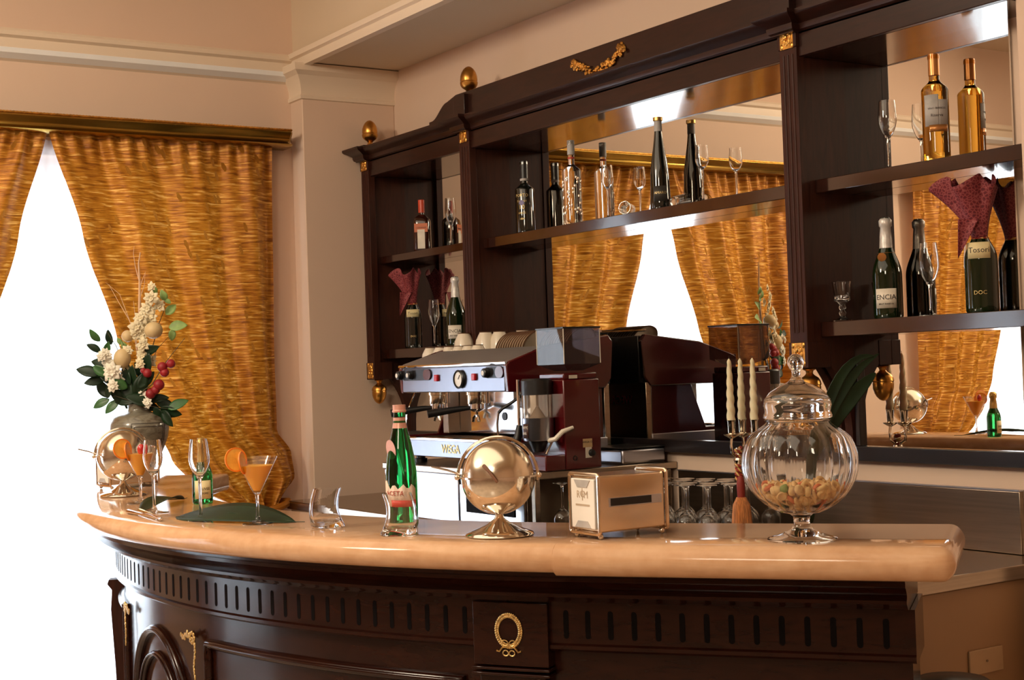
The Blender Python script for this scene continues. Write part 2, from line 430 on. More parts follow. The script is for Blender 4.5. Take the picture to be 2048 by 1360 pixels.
# ------------------------------------------------------------------ curtains
def lerp_tab(tab,z):
    for (z0,y0),(z1,y1) in zip(tab,tab[1:]):
        if z0>=z>=z1: 
            t=(z0-z)/(z0-z1); t=t*t*(3-2*t)*.5+t*.5
            return y0+(y1-y0)*t
    return tab[-1][1]
def curtain(yc,side,label,seed):
    """side +1: the panel on the +y side of the window"""
    inn=[(2.56,.0),(2.10,.13),(1.66,.265),(1.30,.40),(1.12,.49),(1.0,.59),(.87,.80),(.7,.76),(.02,.70)]
    out=[(2.56,1.03),(1.5,1.02),(1.22,1.02),(1.12,1.09),(1.0,1.11),(.87,1.00),(.70,1.06),(.3,1.05),(.02,1.05)]
    rnd=random.Random(seed); ph=[rnd.uniform(0,6) for _ in range(4)]
    root=thing('curtain',label,'curtain',(0,0,0),0,None)
    nu,nv=110,120; b=MB(); rows=[]; uv=[]
    for j in range(nv+1):
        z=2.56-(2.56-.02)*j/nv; yi=lerp_tab(inn,z); yo=lerp_tab(out,z); row=[]
        wd=yo-yi; tight=1-min(1,max(0,(wd-.08)/.9))
        for i in range(nu+1):
            u=i/nu
            y=yi+(yo-yi)*u
            am=.020+.016*tight*u
            pin=1-.6*math.exp(-((z-2.56)/.12)**2)
            x=am*(1.2*pin*math.sin(u*2*PI*3.6+ph[0]+.5*math.sin(z*2+ph[1]))+.35*pin*math.sin(u*2*PI*8+ph[2]+z)+.8*math.exp(-((z-2.56)/.16)**2)*math.sin(u*2*PI*13))
            x+=.03*math.exp(-((z-1.03)/.10)**2)*math.sin(PI*u)
            x+=.02*(1-u)*math.exp(-((z-1.2)/.3)**2)
            y+=.006*math.sin(z*9+u*20+ph[3])*tight
            row.append((-6.175+x,yc+side*y,z))
        rows.append(row)
    b.grid(rows)
    o=b.build('curtain_panel',CURT,root,ang=180)
    uvl=o.data.uv_layers.new(name='UVMap')
    # cloth coordinates: u across the flat cloth (1.6 m), v down its length
    idx={}
    for k,p in enumerate(o.data.vertices): idx[k]=p.co
    kd={}
    for j,row in enumerate(rows):
        for i,p in enumerate(row): kd[(round(p[0],5),round(p[1],5),round(p[2],5))]=(i/nu*1.5,j/nv*2.54)
    for lp in o.data.loops:
        c=o.data.vertices[lp.vertex_index].co
        uvl.data[lp.index].uv=kd.get((round(c.x,5),round(c.y,5),round(c.z,5)),(c.y,c.z))
    t=MB(); pts=[]
    for k in range(20):
        a=2*PI*k/20; pts.append((-6.165+.075*math.cos(a),yc+side*(.96+.085*math.sin(a)),.875+.02*math.sin(a)))
    t.tube(pts,.016,8,loop=True); t.build('tieback',CURT,root)
    return root
curtain(-1.665,1,'gold brocade curtain beside the corner pier, swept back to the right above the vase',1)
curtain(-1.665,-1,'gold brocade curtain at the left edge of the photo, swept away from the bright window',2)
curtain(-4.78,1,'gold brocade curtain with a curved swept edge, seen in the right mirror',3)
curtain(-4.78,-1,'gold brocade curtain of the further window, beyond the left edge of the photo',4)
def sheer(y0,y1,label):
    b=MB(); rows=[]
    for j in range(3):
        z=2.52-2.48*j/2
        rows.append([(-6.235+.012*math.sin((y0+(y1-y0)*i/160)*70),y0+(y1-y0)*i/160,z) for i in range(161)])
    b.grid(rows); tag(b.build('sheer_curtain',SHEER,ang=180),label,'curtain')
sheer(-2.62,-.72,'white sheer curtain glowing in the window next to the corner pier')
sheer(-5.74,-3.82,'white sheer curtain in the further window, seen in the right mirror')
def pelmet(y0,y1,label):
    root=thing('curtain_pelmet',label,'curtain rail',(XW,(y0+y1)/2,2.535))
    h=(y1-y0)/2; b=MB()
    pr=[(.0,.004),(.155,.004),(.162,.010),(.150,.016),(.138,.026),(.140,.042),(.158,.062),(.158,.070),(.0,.070)]
    rows=[]
    for yy,s in((-h-.0,.0),(-h,.55),(-h+.012,.86),(-h+.03,1),(h-.03,1),(h-.012,.86),(h,.55),(h,0)):
        rows.append([(p*s if s<1 else p,yy,z) for p,z in pr])
    b.grid(rows); b.build('pelmet_cove',PELM,root,ang=50)
    r=MB(); n=int(2*h/.007); pts=[(.15,-h+.02+(2*h-.04)*i/n,.076) for i in range(n+1)]
    r.tube(pts,[.0075 if i%2 else .0052 for i in range(n+1)],6); r.build('rope_trim',GOLD,root)
pelmet(-2.82,-.535,'curved brass curtain pelmet with rope edge above the window by the pier')
pelmet(-5.95,-3.62,'curved brass curtain pelmet above the further window')

# ================================================================== BACK BAR SHELVING
SH=thing('bar_shelving','dark mahogany back-bar shelving with mirrors, fluted pilasters and gilt finials on the wall','shelving',(0,0,0))
def bx(name,mat,x0,x1,y0,y1,z0,z1,bevel=.002,parent=SH):
    return MB().box(x0,x1,y0,y1,z0,z1).build(name,mat,parent,bevel=bevel)
P1,P2,P3=(-6.105,-6.035),(-5.205,-5.125),(-3.275,-3.20)     # pilaster x ranges
ZS=2.40
# side panels with a curved foot
def side(x1,zb=1.46,t=.03):
    b=MB(); poly=[(-.185,ZS),(0,ZS),(0,1.16),(-.03,1.16)]
    for k in range(9):
        a=k/8; poly.append((-.035-.10*(a**2.2),1.19+(zb-1.19)*a**.8))
    poly.append((-.185,zb))
    b.prism(poly,x1-t,x1,0); return b.build('side_panel',WOOD,SH,bevel=.0015)
side(P1[1]-.02,1.46); side(P2[1]-.005); side(P2[0]+.03); side(P3[1]-.0); side(P3[0]+.03)
for (x0,x1) in (P1,P2,P3):
    w=x1-x0
    b=MB().box(x0,x1,-.215,-.180,1.44,2.49).box(x0-.003,x1+.003,-.219,-.176,1.44,1.52).box(x0-.003,x1+.003,-.219,-.176,2.43,2.50)
    if x0==P3[0] or x0==P1[0]: b.box(x0+.001,x1+.002,-.18,-.12,1.4395,1.52)
    b.build('pilaster',WOOD,SH,bevel=.002)
    for k in range(3):
        xc=x0+w*(.25+.25*k)
        f=MB(); f.tube([(xc,-.2135,1.55),(xc,-.2135,2.41)],.0052,8); f.build('reed',WOOD,SH)
# carcass top, frieze and cornice
XE=-2.44
bx('top_board',WOODS,-6.09,XE,-.185,0,ZS,ZS+.02)
bx('frieze',WOODX,-6.09,XE,-.205,-.185,ZS,2.50)
cor=[(.0,2.475),(.010,2.480),(.014,2.490),(.014,2.497),(.030,2.507),(.050,2.516),(.056,2.522),(.056,2.532),(0,2.532)]
def cornice(x0,x1,yf,name='cornice',endl=False):
    rows=[]
    for p,z in cor:
        r=[]
        if endl: r.append((x0-p,0,z)); r.append((x0-p,yf-p,z))
        else: r.append((x0,yf-p,z))
        r.append((x1,yf-p,z)); rows.append(r)
    b=MB().grid(rows); b.box(x0,x1,yf,0,2.47,2.531)
    return b.build(name,WOODX,SH,ang=25)
cornice(-6.10,XE,-.205,endl=True)
for (x0,x1) in (P1,P2,P3): 
    rows=[]
    for p,z in cor: rows.append([(x0-p*.6-.01,-.2,z),(x0-p*.6-.01,-.235-p,z),(x1+p*.6+.01,-.235-p,z),(x1+p*.6+.01,-.2,z)])
    MB().grid(rows).box(x0-.01,x1+.01,-.236,-.2,2.473,2.531).build('cornice_break',WOODX,SH,ang=25)
# pediment with a swooping left end
poly=[(-5.45,2.530),(-5.45,2.560)]
for k in range(11):
    a=k/10; poly.append((-5.43+.135*a,2.560+.062*(.5-.5*math.cos(PI*a))))
poly+=[(-5.22,2.640),(XE,2.640),(XE,2.530)]
MB().prism(poly,-.215,-.19,1).build('pediment',WOODX,SH,bevel=.002)
bx('pediment_block',WOODX,P2[0]-.005,P2[1]+.005,-.235,-.12,2.53,2.628)
bx('pediment_block',WOODX,P3[0]-.005,P3[1]+.005,-.245,-.1,2.53,2.70)
bx('pediment_block',WOODX,P1[0]-.0,P1[1]+.0,-.235,-.12,2.53,2.548)
# acorn finials
AC=[(0,0),(.024,0),(.026,.007),(.016,.012),(.013,.022),(.019,.030),(.034,.040),(.042,.052),(.0445,.066),(.0415,.070),(.0430,.076),(.0415,.096),(.036,.114),(.027,.130),(.015,.141),(.006,.145),(0,.146)]
def finial(x,y,z,s=1,flip=False,name='finial'):
    pr=[(r*s,(-zz if flip else zz)*s) for r,zz in AC]
    o=MB().lathe(pr,28).build(name,GOLDS,SH); o.location=(x,y,z)
finial((P1[0]+P1[1])/2,-.18,2.547,.86); finial((P2[0]+P2[1])/2,-.18,2.628,.86); finial((P3[0]+P3[1])/2,-.18,2.70,.77)
for P in (P1,P2,P3): finial((P[0]+P[1])/2,-.175,1.441,.8,True,'pendant')
# gilt rosettes
def rosette(x,z,w=.028,h=.036,y=-.2195):
    b=MB()
    for i in range(8):
        a=2*PI*i/8; b.ell((w*.5*math.cos(a),0,h*.5*math.sin(a)),w*.30,.004,h*.30,8,5)
    for sx in(-1,1):
        for sz in(-1,1): b.ell((sx*w*.78,0,sz*h*.78),w*.26,.003,h*.26,8,5)
    b.ell((0,-.003,0),w*.24,.005,h*.2,8,6)
    b.box(-w,w,0,.003,-h,h)
    o=b.build('rosette',GOLD,SH); o.location=(x,y,z)
for P in (P1,P2,P3):
    c=(P[0]+P[1])/2; rosette(c,2.465); rosette(c,1.482)
# garland
g=MB(); rnd=random.Random(3)
for i in range(90):
    t=rnd.random(); x=-4.335+.27*t; z=2.598-.055*math.sin(PI*t); th=.008+.016*math.sin(PI*t)
    g.ell((x+rnd.uniform(-.006,.006),rnd.uniform(-.006,.002),z+rnd.uniform(-th,th)),rnd.uniform(.005,.009),.006,rnd.uniform(.005,.009),7,5)
for ex in(-4.345,-4.06):
    for i in range(20):
        a=rnd.uniform(0,6.3); rr=rnd.uniform(0,.022); g.ell((ex+rr*math.cos(a),rnd.uniform(-.006,.002),2.602+rr*1.2*math.sin(a)),.009,.006,.009,7,5)
o=g.build('garland',GOLD,SH); o.location=(0,-.219,0)
# mirrors and their frames
def mir(x0,x1,z0,z1): MB().box(x0,x1,-.012,-.004,z0,z1).build('mirror',MIRROR,SH,smooth=False)
mir(-6.06,-5.235,1.19,ZS); mir(-5.13,-3.305,1.19,ZS); mir(-3.205,-2.58,1.19,ZS)
bx('mirror_rail',WOODB,-6.09,-2.45,-.035,0,1.145,1.19)
for x in(-6.075,-5.22,-5.15,-3.30,-3.195): bx('mirror_stile',WOODB,x-.0,x+.018,-.028,-.001,1.19,1.47)
# shelves
def shelf(x0,x1,z,t=.042):
    b=MB().box(x0,x1,-.15,-.013,z-t,z-.004); b.box(x0,x1,-.157,-.145,z-t,z)
    b.box(x0,x1,-.15,-.013,z-.006,z); b.build('shelf',WOODS,SH,bevel=.002)
ZU,ZL=2.02,1.58
shelf(P1[1]-.02,P2[0]+.0,ZU,.034); shelf(P1[1]-.02,P2[0]+.0,ZL,.044)
shelf(P2[1]-.005,P3[0]+.0,ZU)
shelf(P3[1],XE,ZU); shelf(P3[1],XE,ZL,.046)

# ================================================================== STEEL BACK COUNTER
SC=thing('steel_counter','brushed stainless steel back counter with upstand, ending in a beige side panel','counter',(0,0,0))
def sb(name,mat,*a,bevel=.003,parent=None): return MB().box(*a).build(name,mat,parent or SC,bevel=bevel)
sb('countertop',STEEL,-6.13,-2.49,-.64,-.002,.862,.90)
sb('backsplash',simple('splash_steel',(.26,.20,.15),.3,1,var=.12,ns=3,scale=(1,1,30)),-4.08,-2.60,-.018,-.001,.901,1.078)
sb('backsplash_lip',CHROMEB,-4.08,-2.60,-.022,-.001,1.078,1.082,bevel=0)
sb('carcass',simple('counter_panel_beige',(.34,.20,.10),.5,var=.04,ns=2),-6.13,-2.505,-.62,-.02,.0,.86)
cv=thing('access_cover','small square cover plate low on the beige end panel of the steel counter','cover',(-2.504,-.312,.665))
MB().box(0,.006,-.066,.066,-.032,.032).build('cover_plate',simple('cover_beige',(.44,.29,.16),.5,var=.04),cv,bevel=.002)
MB().tube([(.006,0,0),(.009,0,0)],.003,8).build('screw',STEEL,cv)
# raised machine stand
PL=thing('machine_stand','raised steel stand under the espresso machine with an open glass rack side','stand',(0,0,0))
PX0,PX1,PY=-5.17,-4.10,-.65
sb('stand_top',STEEL,PX0,PX1,PY,-.002,1.085,1.11,parent=PL)
sb('front_panel',CHROMEB,PX0,PX1-.50,PY+.01,PY+.025,.905,1.084,parent=PL)
sb('slot_frame',CHROME,PX1-.49,PX1-.06,PY+.01,PY+.025,.905,1.05,parent=PL)
sb('slot_shade_plate',RECESS_SHADE,PX1-.44,PX1-.12,PY+.006,PY+.011,.95,1.01,parent=PL,bevel=0)  # flat dark plate standing in for the shade inside the slot
for y in(PY+.02,-.05): sb('post',STEEL,PX1-.03,PX1-.005,y,y+.022,.901,1.084,parent=PL)
sb('back_panel',simple('rack_inside',(.16,.11,.07),.5,var=.1),PX1-.16,PX1-.14,PY+.04,-.01,.901,1.084,parent=PL)

# ------------------------------------------------------------------ stemware shapes
def flute_prof(h=.21,r=.026,foot=.031,bowl=.42,rim=.86):
    zb=h*bowl
    o=[(0,.0),(foot,.0),(foot,.0015),(foot*.6,.003),(foot*.2,.008),(.0042,.02),(.0038,zb*.6),(.0045,zb*.88)]
    n=10
    for k in range(n+1):
        t=k/n; rr=.0045+(r-.0045)*math.sin(min(1,t*1.9)*PI/2)**.9
        if t>.5: rr=r-(r*(1-rim))*((t-.5)/.5)**1.5
        o.append((rr,zb+(h-zb)*t))
    inn=[]
    for (rr,z) in reversed(o[-n:]):
        inn.append((max(rr-.0012,.0004),max(z,zb+.006)))
    o+= inn[:]; o.append((0,zb+.006)); return o
def martini_prof(h=.17,r=.057,foot=.037):
    return [(0,0),(foot,0),(foot,.0015),(foot*.55,.004),(foot*.2,.009),(.0042,.02),(.0038,.05),(.005,.072),(.009,.078),(r,h),(r-.0014,h),(.009,.0815),(0,.079)]
def wine_prof(h,r,foot,zb,rim,stem=.004):
    o=[(0,0),(foot,0),(foot,.0015),(foot*.6,.003),(foot*.2,.008),(stem,.018),(stem*.9,zb*.7),(stem*1.2,zb*.95)]
    n=10
    for k in range(n+1):
        t=k/n; o.append((stem+(r-stem)*math.sin(min(1,t*2.4)*PI/2) if t<.42 else r-(r-rim)*(.5-.5*math.cos(PI*(t-.42)/.58)),zb+(h-zb)*t))
    inn=[(max(a-.0012,.0004),max(z,zb+.005)) for a,z in reversed(o[-n:])]
    return o+inn+[(0,zb+.005)]
def stem_glass(name,prof,label,loc,mat=CLEAR,seg=32,cat='glass',rz=0,group=None):
    """foot, stem and bowl are blown in one piece: one solid mesh"""
    o=MB().lathe(prof,seg).build(name,mat,None,ang=60); o.location=loc; o.rotation_euler=(0,0,rz)
    return tag(o,label,cat,group)

# ------------------------------------------------------------------ bottles
def bottle_prof(h,r,neck=.0145,sh=.62,nk=.72,lip=True,punt=True,taper=0):
    o=[(0,.004 if punt else 0),(r*.8,.002),(r*.93,0),(r,.006),(r,h*.08),(r-taper,h*sh)]
    for k in range(1,9):
        t=k/8; o.append((neck+(r-taper-neck)*(.5+.5*math.cos(PI*t))**(.9),h*(sh+(nk-sh)*t)))
    o+=[(neck,h*.95)]
    if lip: o+=[(neck+.0022,h*.952),(neck+.0022,h*.985)]
    o+=[(neck*.95,h*.99),(0,h*.99)]
    return o
def bottle(name,label,loc,prof,glassm,rz=0,cat='bottle',seg=32):
    root=thing(name,label,cat,loc,rz)
    MB().lathe(prof,seg).build('glass_body',glassm,root,ang=50)
    return root
def foil(root,z0,z1,r0,r1,mat,name='foil',seg=24,crown=False):
    pr=[(r0,z0),(r0+(r1-r0)*.5,z0+(z1-z0)*.45)]
    if crown: pr+=[(r1,z1-.030),(r1+.0035,z1-.026),(r1+.004,z1-.010),(r1*.8,z1-.001),(0,z1)]
    else: pr+=[(r1,z1-.008),(r1,z1-.001),(r1*.9,z1),(0,z1)]
    return MB().lathe(pr,seg).build(name,mat,root,ang=50)
def onshelf(px,z,y=-.09): 
    p=at(px,500,1,y)
    # iterate so that the pixel column is right at that height
    for _ in range(3):
        d=p-CAM; zz=d.dot(FW); py=680-F_PX*Vector((p.x,p.y,z)).__sub__(CAM).dot(UP)/zz
        p=at(px,py,1,y)
    return Vector((p.x,y,z))
# left unit, upper shelf
p=onshelf(846,ZU); rz=face_cam(p,-.15)
root=thing('liqueur_bottle','square brown liqueur bottle with an orange cap beside a flute, left upper shelf','bottle',p,rz)
b=MB(); pr=[]
def sq(hw,z,rr=.3):
    pts=[]
    for k in range(24):
        a=2*PI*k/24; c,s=math.cos(a),math.sin(a); n=4.5
        q=(abs(c)**n+abs(s)**n)**(-1/n); pts.append((hw*q*c,hw*q*s,z))
    return pts
rows=[sq(.036,0),sq(.039,.004),sq(.039,.135),sq(.036,.150),sq(.024,.163)]
rows+=[[(.013*math.cos(2*PI*k/24),.013*math.sin(2*PI*k/24),z) for k in range(24)] for z in(.172,.215)]
b.grid(rows,closeu=True); b.add(rows[0],[tuple(range(23,-1,-1))]); b.build('glass_body',BRGLASS,root,ang=50)
MB().lathe([(.0155,.180),(.0155,.238),(.013,.24),(0,.24)],20).build('cap',ORCAP,root)
MB().box(-.031,.031,-.0402,-.0392,.088,.128).build('label',LABELO,root,bevel=.0003,)
MB().box(-.017,.017,-.0406,-.0392,.012,.100).build('label',LABEL,root,bevel=.0003)
text_mesh('label_print','L\'ORANGE',.010,INK,root,(0,-.0405,.108))
stem_glass('champagne_flute',flute_prof(.215,.025),'empty flute beside the orange-capped liqueur bottle, left upper shelf',onshelf(903,ZU,-.10))
# left unit, lower shelf
def champagne(px,z,label,h=.31,fo=WFOIL,glassm=GRGLASS,rzo=0,medal=False,y=-.085,lab='',r=.044):
    p=onshelf(px,z,y); root=bottle('champagne_bottle',label,p,bottle_prof(h,r,.0150,.42,.78,False),glassm,face_cam(p,rzo))
    foil(root,h*.66,h*.995,.0205,.0155,fo,crown=True)
    label_arc('label',r,h*.10,h*.29,-.75,.75,LABEL,root)
    if lab: text_mesh('label_print',lab,.021,INK,root,bend=r+.001,zoff=h*.205)
    text_mesh('label_print','BRUT RISERVA',.007,INK,root,bend=r+.001,zoff=h*.14)
    if medal:
        MB().lathe([(0,0),(.013,0),(.013,.002),(0,.003)],20,Matrix.Translation((-.008,-.036,h*.60))@Matrix.Rotation(PI/2+.3,4,'X')).build('medallion',COPF,root)
        label_arc('neck_label',.0245,h*.585,h*.645,-1.2,1.6,COPF,root)
    return root
def cloth(px,z,y,ztop,label,wl,wr,seed=0):
    """paisley napkin fanned out from the bottle neck up to the shelf above"""
    p=onshelf(px,z,y); root=thing('napkin_cloth',label,'cloth',p,face_cam(p))
    rows=[]; rnd=random.Random(seed); n=44
    for j in range(15):
        t=j/14; row=[]
        for i in range(n+1):
            u=i/n; a=u*2*PI
            s=t**1.25; rx=.020+s*(wl if math.sin(a)<0 else wr); ry=.022+s*.038
            fold=1+.22*s*math.cos(a*5+seed)
            zz=.205+(ztop-.205)*t-.035*s*(1+math.cos(a*5+seed+.6))*.5
            row.append((rx*math.sin(a)*fold,-ry*math.cos(a)*fold,zz))
        rows.append(row)
    MB().grid(rows).build('fanned_cloth',PAISLEY,root,ang=180,solid=.0015)
    # hanging point of the napkin over the shoulder
    tip=[]
    for j in range(9):
        t=j/8; w=(1-t)*.028
        tip.append([(-.028-.004*j+w*math.sin(k/6*PI-PI/2)-.0,-.036-.004*math.cos(k/6*PI*2),.262-.11*t) for k in range(7)])
    MB().grid(tip).build('hanging_corner',PAISLEY,root,ang=180,solid=.0015)
    MB().lathe([(.021,.198),(.0245,.206),(.021,.214)],20,closed=True).build('cord_tie',CORD,root)
p=onshelf(828,ZL,-.085); root=bottle('wine_bottle','dark prosecco bottle wearing a red cloth, lower left shelf',p,bottle_prof(.295,.041,.015,.48,.80,False),DKGLASS,face_cam(p))
label_arc('label',.041,.145,.18,-.8,.8,LABELY,root); text_mesh('label_print','Tosori',.018,INK,root,bend=.0418,zoff=.162)
foil(root,.215,.293,.0165,.0155,GFOIL,crown=True)
text_mesh('label_print','DOC',.012,INKG,root,bend=.0415,zoff=.055)
cloth(828,ZL,-.085,.375,'red paisley cloth fanned from the bottle neck on the lower left shelf',.07,.02,1)
stem_glass('champagne_flute',flute_prof(.215,.025),'empty flute between the two bottles on the lower left shelf',onshelf(870,ZL,-.10))
champagne(914,ZL,'green champagne bottle with white foil beside the fluted pilaster, lower left shelf',.31,WFOIL,GRGLASS,-.2,lab='ENCIA')
# centre shelf
p=onshelf(1052,ZU); root=bottle('port_bottle','black port bottle with white painted lettering, first on the centre shelf',p,bottle_prof(.30,.0395,.0150,.60,.70),DKGLASS,face_cam(p,-.35))
foil(root,.225,.300,.0165,.0165,BLACK,'cap')
MB().lathe([(.0165,.218),(.0170,.224),(.0165,.228)],20,closed=True).build('neck_band',LABELG,root)
for k,(t,s) in enumerate((('PORTO',.017),('TAWNY',.012),('10',.026),('ANOS',.012),('1834',.011))): text_mesh('label_print',t,s,INKG,root,bend=.0398,zoff=.155-.024*k)
MB().lathe([(0,0),(.011,0),(.011,.001),(0,.001)],20,Matrix.Translation((0,-.0395,.125))@Matrix.Rotation(PI/2,4,'X')).build('seal',simple('seal_violet',(.20,.17,.33),.5),root)
p=onshelf(1147,ZU); root=bottle('spirit_bottle','tall clear spirit bottle with relief pattern beside the black port bottle',p,bottle_prof(.335,.038,.0125,.63,.72),CLEARB,face_cam(p),seg=40)
foil(root,.278,.3345,.0145,.0145,LABELG,'stopper')
MB().lathe([(.0135,.262),(.0142,.265),(.0135,.268)],20,closed=True).build('neck_band',INKR,root)
rl=MB(); rnd=random.Random(5)
for k in range(34):
    a=rnd.uniform(-1.1,1.1); z=rnd.uniform(.04,.19); rl.ell((.0385*math.sin(a),-.0385*math.cos(a),z),.004,.002,.008,8,6)
rl.build('relief_pattern',SILVER,root)
stem_glass('grappa_glass',wine_prof(.205,.024,.030,.115,.021),'tulip grappa glass right of the clear spirit bottle on the centre shelf',onshelf(1217,ZU,-.09))
p=onshelf(1322,ZU); root=bottle('wine_bottle','tall black tapering bottle with metal collar in the middle of the centre shelf',p,bottle_prof(.335,.0375,.0125,.30,.92,False,taper=.003),DKGLASS,face_cam(p))
foil(root,.285,.337,.0145,.0135,LABELG,'collar'); MB().lathe([(.0145,.322),(.0175,.324),(.0175,.336),(.0,.337)],20).build('stopper',GFOIL,root)
label_arc('label',.0376,.03,.085,-.7,.7,simple('label_faint',(.05,.045,.04),.4),root); text_mesh('label_print','AMARO',.013,INKG,root,bend=.0384,zoff=.06)
stem_glass('grappa_glass',wine_prof(.20,.024,.030,.115,.021),'tulip grappa glass right of the tall black bottle on the centre shelf',onshelf(1407,ZU,-.09))
for px,lab,rz in((1262,'small glass lying on its side left of the tall black bottle',.5),(1346,'small glass lying on its side right of the tall black bottle',1.9)):
    o=stem_glass('shot_glass',[(0,.0),(.018,0),(.020,.004),(.024,.06),(.0225,.06),(.0185,.008),(0,.007)],lab,onshelf(px,ZU+.0245,-.075),cat='glass')
    o.rotation_euler=(PI/2-.05,0,rz)
# right unit, upper shelf
stem_glass('champagne_flute',flute_prof(.21,.027,bowl=.45),'empty flute left of the golden wine bottle, right upper shelf',onshelf(1779,ZU,-.085))
p=onshelf(1875,ZU); h=.312
root=bottle('white_wine_bottle','golden white-wine bottle with copper capsule and grey label, right upper shelf',p,bottle_prof(h,.038,.0145,.66,.76),AMBER,face_cam(p,.1),seg=40)
foil(root,h*.80,h,.0160,.0158,COPF,'capsule'); 
label_arc('label',.0382,.10,.19,-.95,.15,LABELG,root); label_arc('label',.0382,.10,.175,.15,.95,LABELG,root)
label_arc('label_band',.0386,.083,.103,-.6,.85,COPF,root); text_mesh('label_print','VINO BIANCO',.008,INK,root,bend=.0392,zoff=.15); text_mesh('label_print','Riserva',.012,INK,root,bend=.0392,zoff=.13)
# right unit, lower shelf
stem_glass('crystal_goblet',[(0,0),(.030,0),(.030,.004),(.012,.010),(.008,.018),(.012,.026),(.007,.034),(.012,.042),(.008,.052),(.016,.060),(.026,.066),(.024,.072),(.030,.122),(.028,.123),(.022,.076),(0,.070)],'small cut crystal goblet at the left end of the right lower shelf',onshelf(1686,ZL,-.10),seg=10)
champagne(1778,ZL,'green-black champagne bottle with white foil and round medallion, right lower shelf',.305,WFOIL,GRGLASS,-.15,True,-.085,'ENCIA',.0435)
stem_glass('champagne_flute',flute_prof(.21,.029,.034,.40,.80),'empty flute between the two sparkling bottles on the right lower shelf',onshelf(1862,ZL,-.11))
p=onshelf(1966,ZL,-.085); root=bottle('wine_bottle','dark prosecco bottle with cream label wearing a red cloth, right lower shelf',p,bottle_prof(.295,.045,.015,.50,.80,False),GRGLASS,face_cam(p,-.1))
label_arc('label',.045,.150,.195,-.75,.7,LABELY,root); text_mesh('label_print','Tosori',.022,INK,root,bend=.0458,zoff=.173)
foil(root,.215,.293,.0175,.0165,BRF,crown=True); text_mesh('label_print','DOC',.016,INKG,root,bend=.0455,zoff=.055)
cloth(1966,ZL,-.085,.385,'red paisley cloth fanned from the bottle neck on the right lower shelf',.09,.03,2)

# ================================================================== ESPRESSO MACHINE
EX0,EX1,EF,EB=-5.165,-4.36,-.565,-.08
ZP=1.11
EM=thing('espresso_machine','red and chrome two-group espresso machine on the steel stand','coffee machine',(0,0,ZP))
def ez(z): return z-ZP
def eb(name,mat,x0,x1,y0,y1,z0,z1,bevel=.003,parent=EM): return MB().box(x0,x1,y0,y1,ez(z0),ez(z1)).build(name,mat,parent,bevel=bevel)
# side cheeks (hood shape)
sp=[(EF+.008,1.385),(EF,1.485),(EF+.015,1.497),(-.375,1.553),(-.10,1.585),(EB,1.56),(EB-.012,1.42),(-.12,1.385)]
for x0 in(EX0-.0,EX1-.022):
    MB().prism([(y,ez(z)) for y,z in sp],x0,x0+.022,0).build('hood_side',RED,EM,bevel=.004)
    MB().prism([(y,ez(z)) for y,z in [(-.33,1.386),(-.13,1.386),(-.13,1.145),(-.54,1.145),(-.575,1.20),(-.555,1.215),(-.40,1.215)]],x0+(.01 if x0<-5 else 0),x0+(.022 if x0<-5 else .012),0).build('side_panel',RED,EM,bevel=.003)
PANEL=simple('panel_steel',(.27,.28,.33),.3,1,var=.06)
eb('hood_front',PANEL,EX0+.022,EX1-.022,EF+.006,EF+.02,1.388,1.484)
MB().prism([(y,ez(z)) for y,z in [(EF+.004,1.484),(EF+.004,1.494),(EF+.02,1.502),(-.375,1.551),(-.375,1.541),(EF+.03,1.484)]],EX0+.01,EX1-.01,0).build('hood_slope',simple('hood_steel',(.55,.52,.50),.42,.85,var=.06,ns=3),EM,bevel=.002)
MB().tube([(EX0+.005,EF+.003,ez(1.492)),(EX1-.005,EF+.003,ez(1.492))],.006,10).build('hood_edge',CHROME,EM)
eb('hood_bottom',STEEL,EX0+.022,EX1-.022,EF+.02,-.13,1.386,1.394)
eb('cup_tray',STEEL,EX0+.022,EX1-.022,-.375,-.10,1.495,1.505)
eb('hood_back',BLACK,EX0+.022,EX1-.022,-.10,-.082,1.40,1.58)
MB().tube([(EX0+.03,-.12,ez(1.60)),(EX1-.02,-.12,ez(1.60))],.005,8).build('cup_rail',CHROME,EM)
eb('backsplash',CHROME,EX0+.022,EX1-.022,-.345,-.335,1.215,1.388)
eb('body_back',STEEL,EX0+.022,EX1-.005,-.125,-.10,1.15,1.40)
text_mesh('back_lettering','WEGA',.045,REDP,EM,(EX1-.16,-.099,ez(1.33)),(PI/2,0,PI))
MB().lathe([(0,0),(.016,0),(.016,.003),(0,.003)],24,Matrix.Translation((-4.72,-.3455,ez(1.285)))@Matrix.Rotation(PI/2,4,'X')).build('backsplash_badge',BLACK,EM)
for x in (-5.08,-4.44): eb('inner_column',STEEL,x-.022,x+.022,-.40,-.345,1.215,1.388)
